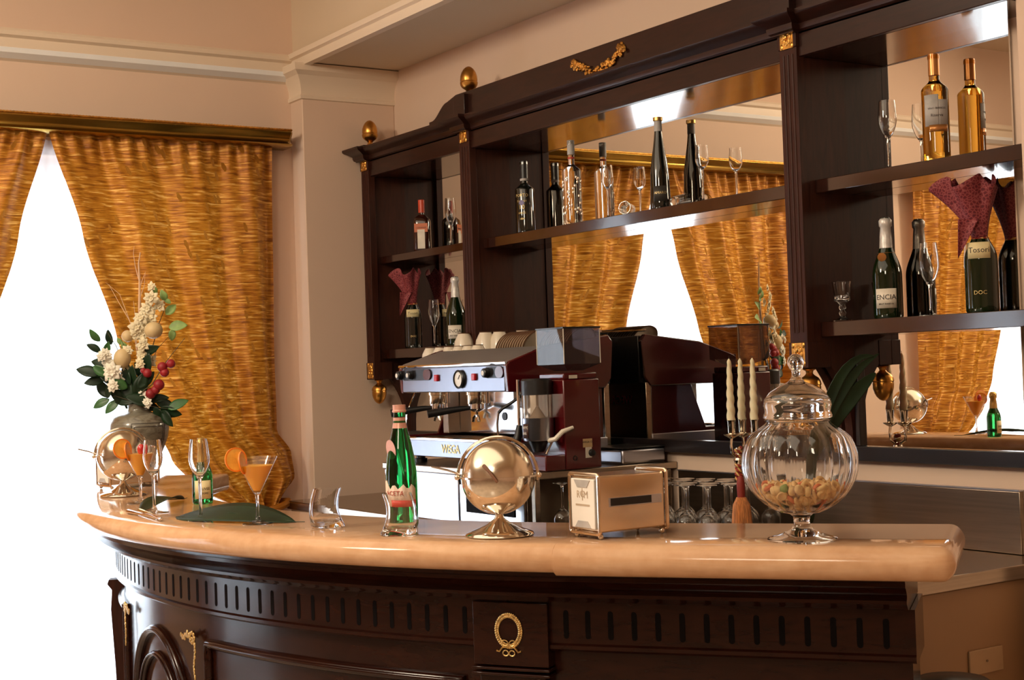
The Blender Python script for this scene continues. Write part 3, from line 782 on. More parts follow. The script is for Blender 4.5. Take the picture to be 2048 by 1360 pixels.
# base
eb('base',CHROMEB,EX0+.005,EX1-.0,-.60,-.12,1.145,1.20)
eb('base_front',PANEL,EX0+.01,EX1-.09,-.607,-.598,1.14,1.205)
eb('base_front_end',RED,EX1-.09,EX1,-.607,-.598,1.14,1.205)
MB().tube([(EX0+.01,-.603,ez(1.209)),(EX1-.03,-.603,ez(1.209))],.007,10).build('tray_edge',CHROME,EM)
dg=MB()
for k in range(30): dg.box(EX0+.03+k*.025,EX0+.043+k*.025,-.585,-.36,ez(1.202),ez(1.207))
dg.build('drip_grid',STEEL,EM)
MB().tube([(EX0+.10,-.609,ez(1.172)),(EX0+.10,-.606,ez(1.172))],.005,10).build('screw',BLACK,EM)
text_mesh('brand_lettering','WEGA',.045,INKG,EM,(-4.70,-.6085,ez(1.172)),bold=.0008)
for x in(EX0+.10,EX1-.14):
    MB().lathe([(0,0),(.026,0),(.026,.012),(.018,.014),(.020,.036),(0,.036)],20).build('foot',BLACK,EM,loc=(x,-.53,0))
    MB().lathe([(0,0),(.026,0),(.026,.012),(.018,.014),(.020,.036),(0,.036)],20).build('foot',BLACK,EM,loc=(x,-.17,0))
# front controls
def stadium(x0,x1,z0,z1,y,t=.004,n=8):
    r=(z1-z0)/2; zc=(z0+z1)/2; pts=[]
    for k in range(n+1): a=PI/2+PI*k/n; pts.append((x0+r+r*math.cos(a),zc+r*math.sin(a)))
    for k in range(n+1): a=-PI/2+PI*k/n; pts.append((x1-r+r*math.cos(a),zc+r*math.sin(a)))
    return MB().prism(pts,y-t,y,1)
def fx(px): return at(px,760,1,EF).x
stadium(EX0+.024,fx(861),ez(1.435),ez(1.480),EF+.006).build('switch_plate',BLACK,EM)
stadium(fx(846),fx(861),ez(1.437),ez(1.478),EF+.004).build('switch_plate_end',RED,EM)
stadium(fx(968),EX1-.025,ez(1.437),ez(1.480),EF+.006).build('switch_plate',BLACK,EM)
stadium(fx(990),EX1-.024,ez(1.438),ez(1.479),EF+.004).build('switch_plate_end',RED,EM)
for px in(799,820,971):
    MB().lathe([(0,0),(.019,0),(.017,.018),(.013,.021),(0,.021)],20,Matrix.Translation((fx(px)+.012,EF+.002,ez(1.457)))@Matrix.Rotation(PI/2,4,'X')).build('steam_knob',BLACK,EM)
    MB().lathe([(0,0),(.009,0),(.009,.001),(0,.001)],16,Matrix.Translation((fx(px)+.012,EF-.0195,ez(1.457)))@Matrix.Rotation(PI/2,4,'X')).build('knob_cap',WHITEP,EM)
for px in(872,947): eb('rocker_switch',REDP,fx(px)-.012,fx(px)+.012,EF-.004,EF+.008,1.430,1.456)
gx=fx(918)
G=MB().lathe([(.0,0),(.034,0),(.036,.010),(.031,.014),(.029,.008),(0,.008)],32,Matrix.Translation((gx,EF+.006,ez(1.436)))@Matrix.Rotation(PI/2,4,'X')).build('gauge_bezel',BLACK,EM)
MB().lathe([(0,.0085),(.028,.0085),(0,.0088)],28,Matrix.Translation((gx,EF+.006,ez(1.436)))@Matrix.Rotation(PI/2,4,'X')).build('gauge_face',WHITEP,G)
MB().tube([(gx,EF-.0045,ez(1.436)),(gx+.012,EF-.0045,ez(1.452))],.0012,6).build('gauge_needle',INK,G)
# group heads and portafilters
for k,px in enumerate((875,952)):
    gx=at(px,790,1,-.46).x
    MB().lathe([(0,0),(.034,0),(.036,.004),(.036,.034),(.040,.036),(.040,.050),(0,.050)],28).build('group_head',SILVERS if k else SILVERS,EM,loc=(gx,-.46,ez(1.338)))
    pf=MB().lathe([(0,0),(.012,0),(.028,.008),(.033,.012),(.033,.032),(0,.032)],28).build('portafilter',CHROME,EM,loc=(gx,-.46,ez(1.308)))
    MB().tube([(0,-.03,.016),(-.02,-.06,.014),(-.05,-.12,.006),(-.075,-.175,-.002)],[.008,.011,.014,.0155],12).build('handle',BLACK,pf)
    MB().tube([(0,-.0,-.0),(0,-.0,-.012),(-.016,-.003,-.022),(-.022,-.003,-.038)],.0065,8).tube([(0,-.0,-.012),(.016,-.003,-.022),(.020,-.003,-.038)],.0065,8).build('spout',SILVER,pf)
    for dx in(-.045,.048):
        MB().tube([(gx+dx,-.44,ez(1.388)),(gx+dx,-.44,ez(1.34))],.008,10).build('group_bolt',CHROME,EM)
x=at(1040,790,1,-.50).x
MB().tube([(x,-.47,ez(1.385)),(x-.015,-.52,ez(1.35)),(x-.045,-.55,ez(1.325)),(x-.055,-.56,ez(1.31))],.006,10).build('steam_wand_grip',BLACK,EM)
MB().tube([(x-.055,-.56,ez(1.312)),(x-.058,-.565,ez(1.27)),(x-.055,-.565,ez(1.215))],.0042,10).build('steam_wand',CHROME,EM)
x=at(822,790,1,-.50).x
MB().tube([(x,-.48,ez(1.385)),(x+.012,-.53,ez(1.30)),(x+.035,-.55,ez(1.215))],.004,10).build('steam_wand',CHROME,EM)

# ---- cups and saucers on the machine (cups upside down)
CUPP=[(0,.052),(.017,.052),(.018,.049),(.020,.046),(.028,.030),(.031,.008),(.0315,0),(.0295,0),(.029,.008),(.026,.030),(.016,.046),(0,.047)]
def make_cup(label,loc,rz):
    r=thing('espresso_cup',label,'cup',loc,rz,'espresso cups on top of the machine')
    MB().lathe(CUPP,24).build('cup_body',PORC,r,ang=60)
    MB().tube([(.026,0,.012),(.040,0,.012),(.046,0,.024),(.040,0,.036),(.024,0,.038)],.0035,8).build('handle',PORC,r)
    MB().lathe([(.0175,.0515),(.0187,.053),(.0175,.0538),(.016,.053)],24,closed=True).build('foot_ring',PORCB,r)
    return r
ZTY=1.506
def tray_pt(px,y,z=ZTY):
    p=onshelf(px,z,y); return p
row1=[861,881,899,919,938,957]; row2=[929,970,1000]; row3=[1046]
c0=None
for i,(px,y,z) in enumerate([(q,-.335,ZTY) for q in row1]+[(929,-.24,ZTY+.042),(972,-.21,ZTY+.042),(1000,-.17,ZTY+.042),(1046,-.13,ZTY+.042)]):
    names=['leftmost cup of the front row upside down on the machine','second cup from the left in the front row on the machine','third cup from the left in the front row on the machine','fourth cup from the left in the front row on the machine','fifth cup from the left in the front row on the machine','last cup of the front row, touching the saucers',
           'upturned cup standing behind the front row, seen whole','upturned cup behind the front row, just left of the saucers','upturned cup peeping over the first saucers','upturned cup peeping over the middle of the saucers']
    p=tray_pt(px,y,z)
    big=1.45 if y>-.3 else 1.2
    if c0 is None: c0=make_cup(names[i],p,1.0); c0.scale=(1.2,)*3
    else:
        cc=dup(c0,p,random.uniform(0,6),names[i]); cc.scale=(big,)*3
# inner second layer of cups raises the back ones: a low shelf bar
MB().box(EX0+.05,EX0+.26,-.285,-.11,ez(1.5052),ez(1.5475)).build('tray_mat',STEEL,EM,smooth=False)
s0=None
def saucer(loc,rot,label):
    global s0
    if s0 is None:
        s0=thing('saucer',label,'saucer',loc,0,'saucers stood on edge on the machine')
        MB().lathe([(0,0),(.030,0),(.034,.003),(.062,.011),(.063,.013),(.060,.0135),(.034,.006),(0,.004)],32).build('dish',PORC,s0,ang=60)
        MB().lathe([(.0600,.0134),(.0634,.0112),(.0643,.0140),(.0605,.0154)],32,closed=True).build('rim_line',PORCB,s0)
        s0.rotation_euler=rot; return s0
    o=dup(s0,loc,None,label); o.rotation_euler=rot; return o
for i in range(12):
    x=-4.85+i*.0175
    saucer((x,-.235,ZTY+.060),(0,PI/2+.50,.0),'porcelain saucer with a brown rim, on edge in the front stack on the machine')
for i in range(12):
    x=-4.64+i*.0165
    saucer((x,-.165,ZTY+.068),(0,PI/2+.60,.0),'porcelain saucer with a brown rim, on edge in the stack behind the grinder hopper')

# ================================================================== GRINDER
GX0,GX1=-4.26,-4.10
GR=thing('coffee_grinder','dark red coffee grinder with square bean hopper at the right of the espresso machine','coffee grinder',((GX0+GX1)/2,-.42,ZP))
gx0,gx1=-.08,.08
def gb(name,mat,x0,x1,y0,y1,z0,z1,bevel=.004,parent=GR): return MB().box(x0,x1,y0+.42,y1+.42,ez(z0),ez(z1)).build(name,mat,parent,bevel=bevel)
gb('body',RED,gx0,gx1,-.50,-.345,1.1105,1.425)
gb('base',RED,gx0,gx1,-.585,-.501,1.1105,1.165)
gb('body_top',RED,gx0+.005,gx1-.005,-.495,-.35,1.425,1.447)
# hopper: open smoky box with a tapering throat
hz=[(1.605,0),(1.478,0),(1.455,.045)]
rows=[]
for z,i in hz:
    x0,x1,y0,y1=-.083+i,.083-i,-.075-.0+i,.082-i
    rows.append([(x0,y0,ez(z)),(x1,y0,ez(z)),(x1,y1,ez(z)),(x0,y1,ez(z))])
MB().grid(rows,closeu=True).build('hopper',SMOKE,GR,smooth=False)
MB().box(-.086,.086,-.078,.085,ez(1.603),ez(1.609)).build('hopper_lid',simple('smoked_lid',(.03,.03,.03),.2,var=.1),GR,bevel=.001)
for (x,y) in((-.083,-.075),(.083,-.075),(.083,.082)): MB().tube([(x,y,ez(1.48)),(x,y,ez(1.602))],.0016,6).build('hopper_edge',WHITEP,GR)
gb('tag_plate',WHITEP,gx1,gx1+.001,-.475,-.44,1.428,1.44,bevel=0)
gb('rating_plate',simple('sticker',(.62,.42,.22),.5,var=.05),gx1,gx1+.001,-.425,-.385,1.185,1.215,bevel=0)
text_mesh('rating_text','WEGA CE',.010,INK,GR,(gx1+.0012,.015,ez(1.203)),(PI/2,0,PI/2))
gb('switch_plate',WHITEP,gx1,gx1+.001,-.415,-.388,1.148,1.185,bevel=0)
MB().lathe([(0,0),(.013,0),(.010,.012),(0,.013)],16,Matrix.Translation((gx1+.001,.03,ez(1.165)))@Matrix.Rotation(PI/2,4,'Y')).build('power_knob',BLACK,GR)
MB().lathe([(.006,0),(.009,0),(.009,.002),(.006,.002)],16,Matrix.Translation((gx1,-.04,ez(1.15)))@Matrix.Rotation(PI/2,4,'Y'),closed=True).build('lock_ring',BLACK,GR)
# doser
DY=-.135; DX=-.005
DO=MB().lathe([(.0,1.375-ZP),(.055,1.375-ZP),(.055,1.425-ZP),(.050,1.432-ZP),(0,1.432-ZP)],32).build('doser_lid',BLACK,GR,loc=(DX,DY,0))
MB().lathe([(.054,ez(1.375)),(.054,ez(1.292)),(.052,ez(1.292)),(.052,ez(1.375))],32,closed=True).build('doser_window',DOSERC,GR,loc=(DX,DY,0))
MB().lathe([(0,ez(1.295)),(.030,ez(1.295)),(.004,ez(1.335)),(0,ez(1.336))],24).build('doser_star',LABELG,GR,loc=(DX,DY,0))
MB().lathe([(0,ez(1.215)),(.052,ez(1.215)),(.056,ez(1.222)),(.056,ez(1.290)),(.058,ez(1.294)),(0,ez(1.294))],32).build('doser_drum',CHROMEB,GR,loc=(DX,DY,0))
DB=bpy.data.objects
dl=label_arc('drum_label',.0565,ez(1.225),ez(1.275),-.15,.35,simple('drum_label_dark',(.06,.02,.01),.5),GR); dl.location=(DX,DY,0)
t=text_mesh('drum_lettering','CAFFE',.013,WHITEP,GR,bend=.0575,zoff=ez(1.262)); t.location=(DX,DY,0)
t=text_mesh('drum_lettering','BAR',.013,WHITEP,GR,bend=.0575,zoff=ez(1.242)); t.location=(DX,DY,0)
MB().lathe([(0,ez(1.175)),(.020,ez(1.175)),(.036,ez(1.214)),(0,ez(1.214))],24).build('doser_funnel',BLACK,GR,loc=(DX,DY,0))
MB().tube([(DX-.03,DY-.02,ez(1.165)),(DX+.04,DY-.055,ez(1.165))],.004,8).tube([(DX+.045,DY+.03,ez(1.215)),(DX+.045,DY+.0,ez(1.168))],.004,8).build('portafilter_fork',STEEL,GR)
tx,ty=DX-.050,DY-.045
MB().tube([(tx,ty,ez(1.43)),(tx,ty,ez(1.265))],.006,10).build('tamper_rod',CHROME,GR)
MB().tube([(tx,ty,ez(1.27)),(tx-.002,ty-.004,ez(1.235)),(tx-.008,ty-.012,ez(1.205))],[.010,.014,.018],12).build('tamper',BLACK,GR)
MB().tube([(DX+.05,DY+.01,ez(1.215)),(DX+.075,DY+.02,ez(1.22)),(DX+.085,DY+.045,ez(1.245)),(DX+.092,DY+.085,ez(1.258))],[.009,.009,.009,.006],10).build('dosing_lever',WHITEP,GR)
# low steel box behind the grinder
KB=thing('knock_box','low steel coffee-grounds box on the stand behind the grinder','box',(-4.24,-.13,ZP))
MB().box(-.11,.11,-.10,.10,0,.055).build('tray_body',CHROMEB,KB,bevel=.01); MB().box(-.112,.112,-.102,.102,.055,.060).build('lid',BLACK,KB,bevel=.002)

# ------------------------------------------------------------------ upside-down stem glasses behind the bar
gl=wine_prof(.175,.034,.033,.085,.030)
g0=None
SGL='upturned wine glass in the rows on the steel counter beside the machine stand'
for i in range(8):
    for j in range(4):
        x=-4.03+.072*i+.02*(j%2); y=-.57+.085*j+.03*i
        if y>-.06: continue
        if g0 is None:
            g0=stem_glass('wine_glass',gl,SGL,(x,y,.901+.175),seg=20,group='upturned wine glasses on the steel counter'); g0.rotation_euler=(PI,0,0)
        else:
            o=g0.copy(); COL.objects.link(o); o.location=(x,y,.901+.175)
# ================================================================== BAR COUNTER
CX,CY,RR=-3.95,.35,2.5; T0=math.radians(36.9); S_L=-3.37; S_R=.725
def frame(s):
    if s>=0:
        n=Vector((math.sin(T0),-math.cos(T0),0)); t=Vector((math.cos(T0),math.sin(T0),0))
        return Vector((CX,CY,0))+n*RR+t*s,n,t
    a=T0+s/RR; n=Vector((math.sin(a),-math.cos(a),0)); t=Vector((math.cos(a),math.sin(a),0))
    return Vector((CX,CY,0))+n*RR,n,t
def surf(s,inset,z):
    p,n,t=frame(s); q=p-n*inset
    q.z=z; return q
def srange(s0,s1,step=.06):
    n=max(1,int(abs(s1-s0)/step)); pts=[s0+(s1-s0)*i/n for i in range(n+1)]
    if s0<0<s1: pts=sorted(set(pts+[0.]))
    return pts
def sweep(b,prof,s0,s1,closed=True,step=.06):
    rows=[[surf(s,i,z) for (i,z) in prof] for s in srange(s0,s1,step)]
    b.grid(rows,closeu=closed)
    if closed:
        n=len(prof); b.add(rows[0],[tuple(range(n))]); b.add(rows[-1],[tuple(range(n-1,-1,-1))])
    return b
def slab_prof(d=0,w=.40,z0=1.037,z1=1.10,extra=0):
    r=(z1-z0)/2; pr=[]
    for k in range(9):
        a=-PI/2+PI*k/8
        pr.append((d+r*.75-(r*.75+.013)*math.cos(a),(z0+z1)/2+r*math.sin(a)))
    pr+=[(w-.008,z1),(w,z1-.008),(w,z0+.008),(w-.008,z0)]
    return pr
WT=thing('marble_worktop','polished peach marble bar top with rounded edge, curving away to the left','worktop',(0,0,0))
SJ=-.05
sweep(MB(),slab_prof(),S_L,SJ-.0006,step=.04).build('curved_slab',MARBLE,WT,ang=50)
# straight slab with a rounded right end
pr=slab_prof(-.004,.403,1.031,1.1003)
b=MB(); rows=[[surf(s,i,z) for (i,z) in pr] for s in srange(SJ+.0006,S_R-.0,.04)]
zc=1.0655; rr=.0345
for k in range(1,7):
    a=PI/2*k/6; e=.030*math.sin(a); sh=1-math.cos(a)
    rows.append([surf(S_R+e,min(max(i,.0)+0*sh, .403) if False else (i+( .022*sh if i<.2 else -.012*sh)), zc+(z-zc)*max(math.cos(a),.02)) for (i,z) in pr])
b.grid(rows,closeu=True); n=len(pr); b.add(rows[0],[tuple(range(n))]); b.add(rows[-1],[tuple(range(n-1,-1,-1))])
b.build('straight_slab',MARBLE,WT,ang=50)

BC=thing('bar_counter','dark polished mahogany bar front, curved at the left, with fluted frieze and panels','bar counter',(0,0,0))
S_B=.665
mould=[(.045,1.037),(.045,1.026),(.052,1.022),(.050,1.014),(.062,1.010),(.075,1.000),(.082,.992),(.078,.988),(.070,.985),(.070,.978),(.078,.975),(.090,.968),(.100,.962),(.115,.960),(.35,.960),(.35,1.037)]
sweep(MB(),mould,S_L+.05,S_B-.01).build('top_moulding',WOODR,BC,ang=25)
sweep(MB(),[(.130,.958),(.130,.868),(.124,.864),(.124,.856),(.132,.850),(.160,.846),(.34,.846),(.34,.958)],S_L+.08,S_B).build('frieze',WOODR,BC,ang=25)
sweep(MB(),[(.155,.846),(.155,.10),(.33,.10),(.33,.846)],S_L+.1,S_B-.01).build('front_panel',WOODR,BC,ang=30)
sweep(MB(),[(.135,.12),(.14,.10),(.14,0.0),(.32,0.0),(.32,.12)],S_L+.09,S_B).build('plinth',WOODR,BC,ang=30)
# flutes: thin flat capsules on the frieze, recess shade put into their dark colour
def capsule(s,zc,h,w,inset):
    pts=[]
    for k in range(7): a=PI*k/6; pts.append((w*math.cos(a),zc+h/2-w+w*math.sin(a)))
    for k in range(7): a=PI+PI*k/6; pts.append((w*math.cos(a),zc-h/2+w+w*math.sin(a)))
    return [surf(s+x,inset,z) for x,z in pts]
k=0; s=-.335
fl=[]
while s>S_L+.15: fl.append(s); s-=.0525
s=-.075
while s<S_B-.04: fl.append(s); s+=.0525
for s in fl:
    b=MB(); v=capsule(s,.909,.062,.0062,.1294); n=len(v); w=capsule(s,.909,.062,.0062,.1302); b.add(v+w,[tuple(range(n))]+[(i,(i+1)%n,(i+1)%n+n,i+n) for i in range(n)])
    b.build('frieze_flute',RECESS_SHADE,BC,smooth=False)
# pilaster block with wreath
PSL,PSR=-.305,-.115
def blockp(name,i0,i1,z0,z1,sl=PSL,sr=PSR,m=WOODR):
    sweep(MB(),[(i0,z1),(i0,z0),(i1,z0),(i1,z1)],sl,sr,step=.03).build(name,m,BC,bevel=.0015)
blockp('pilaster_block',.115,.16,.815,.955); blockp('pilaster_shaft',.122,.16,.12,.80,PSL+.012,PSR-.012)
for z in(.812,.800): blockp('pilaster_band',.108,.16,z-.006,z,PSL-.004,PSR+.004)
def on(s,z,inset): return surf(s,inset,z)
wb=MB(); ws,wz=-.212,.893
N=44
for i in range(N):
    a=2*PI*i/N
    for dr in(-.0028,.0028):
        wb.ell(tuple(on(ws+(.030+dr)*math.cos(a+dr*12),wz+(.034+dr)*math.sin(a+dr*12),.1135)),.0034,.0028,.0034,6,5)
wb.build('wreath',BRONZE,BC)
rb=MB()
def loop2(cs,cz,rx,rz_,rot=0,r=.0016):
    pts=[]
    for k in range(16):
        a=2*PI*k/16; x=rx*math.cos(a); z=rz_*math.sin(a); pts.append(on(ws+cs+x*math.cos(rot)-z*math.sin(rot),wz+cz+x*math.sin(rot)+z*math.cos(rot),.112))
    rb.tube(pts,r,6,loop=True)
for sx in(-1,1):
    loop2(sx*.009,-.027,.008,.006,sx*.4); loop2(sx*.008,-.049,.007,.006)
    rb.tube([on(ws+sx*.003,wz-.036,.112),on(ws+sx*.015,wz-.036,.112),on(ws+sx*.024,wz-.046,.112),on(ws+sx*.031,wz-.044,.112)],.0024,6)
rb.build('ribbon_bow',BRONZE,BC)
# panel mouldings on the curved part: rectangle frame and oval
def frame_on(pts,name,r=.010,inset=.150,mat=WOODR,loop=True):
    b=MB(); v=[on(s,z,inset) for s,z in pts]; b.tube(v,r,10,loop=loop,caps=not loop); b2=[on(s,z,inset-.004) for s,z in pts]
    b.tube([on(s,z,inset-.010) for s,z in pts],r*.45,8,loop=loop,caps=not loop)
    return b.build(name,mat,BC,ang=60)
def rect(s0,s1,z0,z1,n=20):
    p=[(s0+(s1-s0)*i/n,z1) for i in range(n)]+[(s1,z1+(z0-z1)*i/n) for i in range(n)]+[(s1+(s0-s1)*i/n,z0) for i in range(n)]+[(s0,z0+(z1-z0)*i/n) for i in range(n)]
    return p
frame_on(rect(-1.315,-.36,.2,.768),'panel_moulding',.013)
frame_on(rect(-.06,.60,.2,.768),'panel_moulding',.013)
frame_on([(-1.70+.27*math.cos(2*PI*k/48),.46+.30*math.sin(2*PI*k/48)) for k in range(48)],'oval_moulding',.014)
frame_on([(-1.70+.20*math.cos(2*PI*k/48),.46+.23*math.sin(2*PI*k/48)) for k in range(48)],'oval_moulding',.009)
frame_on(rect(-3.1,-2.15,.2,.768),'panel_moulding',.013)
# bronze corner mounts
def mount(sc,flip=1):
    b=MB()
    for k in range(11):
        t=k/10; b.ell(tuple(on(sc-flip*.085*(1-t)+0,.778-.006*math.sin(t*9),.136)),.005+.002*math.sin(PI*t),.003,.007+.005*math.sin(PI*t)*(k%2),7,5)
    for k in range(13):
        t=k/12; b.ell(tuple(on(sc+flip*.004*math.sin(t*7),.770-.105*t,.136)),.0085*(1-.6*t)*(1 if k%2 else .6),.003,.0065,7,5)
    for k in range(8):
        a=2*PI*k/8; b.ell(tuple(on(sc-flip*.01+.014*math.cos(a),.778+.013*math.sin(a),.135)),.006,.004,.006,6,5)
    b.build('corner_mount',BRONZE,BC)
mount(-1.375); mount(-2.08,-1)
# scroll bracket at the far left
br=MB(); pf=[(0,.80),(.055,.80),(.060,.785),(.045,.765),(.050,.70),(.040,.5),(.030,.2),(.028,.1),(0,.1)]
for i,(dd,zz) in enumerate(pf): pass
rows=[]
for s in(-2.66,-2.60): rows.append([surf(s,.150-dd,zz) for dd,zz in pf])
br.grid(rows,closeu=True); br.add(rows[0],[tuple(range(len(pf)))]); br.add(rows[1],[tuple(range(len(pf)-1,-1,-1))])
br.build('scroll_bracket',WOOD,BC,bevel=.002)
# right end of the body and inner worktop
b=MB(); sweep(b,[(.40,.92),(.40,.895),(.70,.895),(.70,.92)],-2.4,-.02); 
iw=thing('inner_worktop','dark steel working surface behind the bar, below the marble top','worktop',(0,0,0))
b.build('work_surface',simple('dark_worksurface',(.010,.012,.018),.4,var=.1),iw,bevel=.002)
b=MB(); sweep(b,[(.41,.894),(.41,0.0),(.66,0.0),(.66,.894)],-2.38,-.04); b.build('under_cupboard',WOODB,iw)
for s in(-.50,-.36):
    so=thing('power_socket','square power socket on the inner side of the bar, seen low in the right mirror','socket',surf(s,.352,.985),0,'power sockets inside the bar')
    p,nn,tt=frame(s); so.rotation_euler=(0,0,math.atan2(tt.y,tt.x))
    MB().box(-.035,.035,-.001,.006,-.03,.03).build('socket_plate',simple('socket_grey',(.35,.30,.26),.5),so,bevel=.002)
    MB().box(-.018,.018,.006,.008,-.014,.014).build('socket_insert',BLACK,so)

# ================================================================== THINGS ON THE BAR
ZB=1.1004
def onbar(px,py): 
    p=at(px,py,2,ZB); return Vector((p.x,p.y,ZB))
# roll-top silver dish
def rolltop(label,loc,rz):
    r=thing('roll_top_dish',label,'serving dish',loc,rz)
    cz=.130; R=.083
    MB().lathe([(0,.0),(.074,0),(.077,.003),(.074,.007),(.055,.014),(.028,.026),(.012,.038),(.0085,.048),(.012,.052),(0,.053)],48).build('foot',SILVER,r,ang=60)
    low=[(R*math.cos(a)*1,cz+R*math.sin(a)) for a in [(-PI/2+ (PI/2)*k/14) for k in range(15)]]
    MB().lathe([(0,low[0][1])]+low[1:]+[(R+.004,cz),(R+.004,cz+.004),(R-.002,cz+.004)],48).build('bowl',SILVER,r,ang=60)
    up=[( (R-.003)*math.cos(a),cz+.003+(R-.003)*math.sin(a)) for a in [(PI/2)*k/14 for k in range(15)]]
    MB().lathe(up,48).build('roll_lid',SILVERS,r,ang=60)
    pts=[((R+.006)*math.cos(a),0,cz+(R+.006)*math.sin(a)) for a in [PI*k/24-.12 for k in range(26)]]
    MB().tube(pts,.0035,8).build('hoop',SILVER,r)
    for sx in(-1,1): MB().ell((sx*(R+.008),0,cz+.002),.0065,seg=12,rings=8).build('pivot',SILVER,r)
    MB().tube([(-.030,-.068,cz+.030),(-.018,-.090,cz+.018),(-.002,-.100,cz-.004)],[.0045,.0035,.003],8).build('lid_handle',simple('dark_wood_handle',(.18,.07,.03),.4),r)
    MB().tube([(-.085,-.01,cz+.010),(-.11,-.02,cz+.020),(-.145,-.03,cz+.030)],.0022,8).build('spoon_handle',CHROME,r)
    return r
p=onbar(1000,1071); rolltop('round silver roll-top dish in the middle of the bar, beside the napkin box',p,face_cam(p))
p=onbar(247,991); rolltop('round silver roll-top dish at the far left of the bar, before the vase',p,face_cam(p,.2))
# napkin dispensers
def napkinbox(label,loc,rz):
    r=thing('napkin_dispenser',label,'napkin holder',loc,rz)
    w,l,z0,h=.054,.093,.012,.126
    MB().box(-w+.003,w-.003,-l+.006,l-.006,z0+.003,z0+h-.003).build('box_body',BOXM,r,bevel=.004)
    for sy in(-1,1):
        pts=[]
        for cx,cz in((-w+.006,z0+.006),(w-.006,z0+.006),(w-.006,z0+h-.006),(-w+.006,z0+h-.006)):
            sx_,sz_=(1 if cx>0 else -1),(1 if cz>z0+h/2 else -1)
            aa={(-1,-1):PI,(1,-1):1.5*PI,(1,1):0,(-1,1):.5*PI}[(sx_,sz_)]
            for k in range(5): a=aa+PI/2*k/4; pts.append((cx+.006*math.cos(a),sy*(l-.003),cz+.006*math.sin(a)))
        MB().tube(pts,.0042,8,loop=True).build('end_frame',BOXM,r)
        for sx in(-1,1): MB().ell((sx*(w-.010),sy*(l-.012),.006),.0062,seg=12,rings=8).build('ball_foot',SILVER,r)
    # side face: slot with light bar behind
    for sx in(-1,1):
        MB().box(sx*(w-.003)-.0008,sx*(w-.003)+.0012,-.062,.078,z0+.056,z0+.075).build('window_band',CHROMEB,r,bevel=.0005)
        MB().box(sx*(w-.002)-.001,sx*(w-.002)+.0012,-.058,.050,z0+.058,z0+.074).build('slot',BLACK,r,bevel=.0005)
    # napkins at the front end with a folded-corner plate
    MB().prism([(-w+.010,z0+.010),(w-.010,z0+.010),(w-.010,z0+h-.010),(-w+.010,z0+h-.010)],-l-.0015,-l+.01,1).build('napkins',PAPER,r,bevel=.002)
    tr=[[(-.030,z0+h-.012),(.030,z0+h-.012),(.018,z0+h-.028),(-.018,z0+h-.028)],[(-.030,z0+.012),(.030,z0+.012),(.018,z0+.026),(-.018,z0+.026)]]
    for q in tr: MB().prism(q,-l-.0030,-l-.0015,1).build('corner_clip',LABELG,r)
    text_mesh('napkin_print','R%sM'%'\u2756' if False else 'R+M',.022,simple('print_tan',(.50,.38,.27),.7),r,(0,-l-.0022,z0+.082))
    cb=MB(); cb.box(-.001,.001,-l-.0024,-l-.0016,z0+.070,z0+.096); cb.lathe([(.006,0),(.0075,0),(.0075,.0006),(.006,.0006)],12,Matrix.Translation((0,-l-.0016,z0+.084))@Matrix.Rotation(PI/2,4,'X'),closed=True)
    cb.box(-.026,.026,-l-.0022,-l-.0016,z0+.058,z0+.062); cb.build('napkin_crest',simple('print_tan2',(.50,.38,.27),.7),r)
    return r
A=onbar(1164,1070);B_=onbar(1212,1084)
ang=math.atan2(B_.y-A.y,B_.x-A.x)
napkinbox('metal napkin dispenser with a slotted side, on the marble right of the round silver dish',(-2.512,-1.487,ZB),-.03)
napkinbox('metal napkin dispenser at the left end of the bar, behind the other round dish',(-4.995,-1.752,ZB),.12)
# water bottle
p=onbar(806,1053); h=.292
root=bottle('water_bottle','green glass mineral-water bottle with pink labels behind the right tumbler',p,[(0,.004),(.030,.002),(.035,0),(.0375,.006),(.0378,.105),(.0370,.130),(.0335,.165),(.0270,.200),(.0195,.228),(.0160,.243),(.0145,.258),(.0140,.275),(.0128,.278),(.0128,.286),(0,.286)],GREEN,face_cam(p,-.5),seg=40)
MB().lathe([(0,0),(.0165,0),(.0172,.004),(.0155,.006),(.0155,.018),(0,.0185)],28).build('cap',PINKF,root,loc=(0,0,h-.018))
MB().lathe([(.0157,.249),(.0180,.236),(.0174,.236),(.0150,.250),(.0148,.262),(.0154,.262)],28).build('neck_label',PINKF,root)
label_arc('label',.0378,.050,.098,-1.35,1.5,simple('label_pink',(.80,.62,.50),.5,var=.1),root,topf=lambda u:.028*max(0,1-abs(u-.05)*3.2)+.006*math.sin(u*30))
label_arc('label_band',.0383,.050,.066,-.3,1.5,LABELR,root)
text_mesh('label_print','ACETA',.016,INKR,root,bend=.0388,zoff=.082)
MB().lathe([(0,0),(.021,0),(.021,.0008),(0,.001)],24,Matrix.Translation((-.0105,-.0275,.186))@Matrix.Rotation(-.42,4,'Z')@Matrix.Rotation(PI/2+.17,4,'X')@Matrix.Diagonal((.85,1.15,1,1))).build('shoulder_label',PINKF,root)
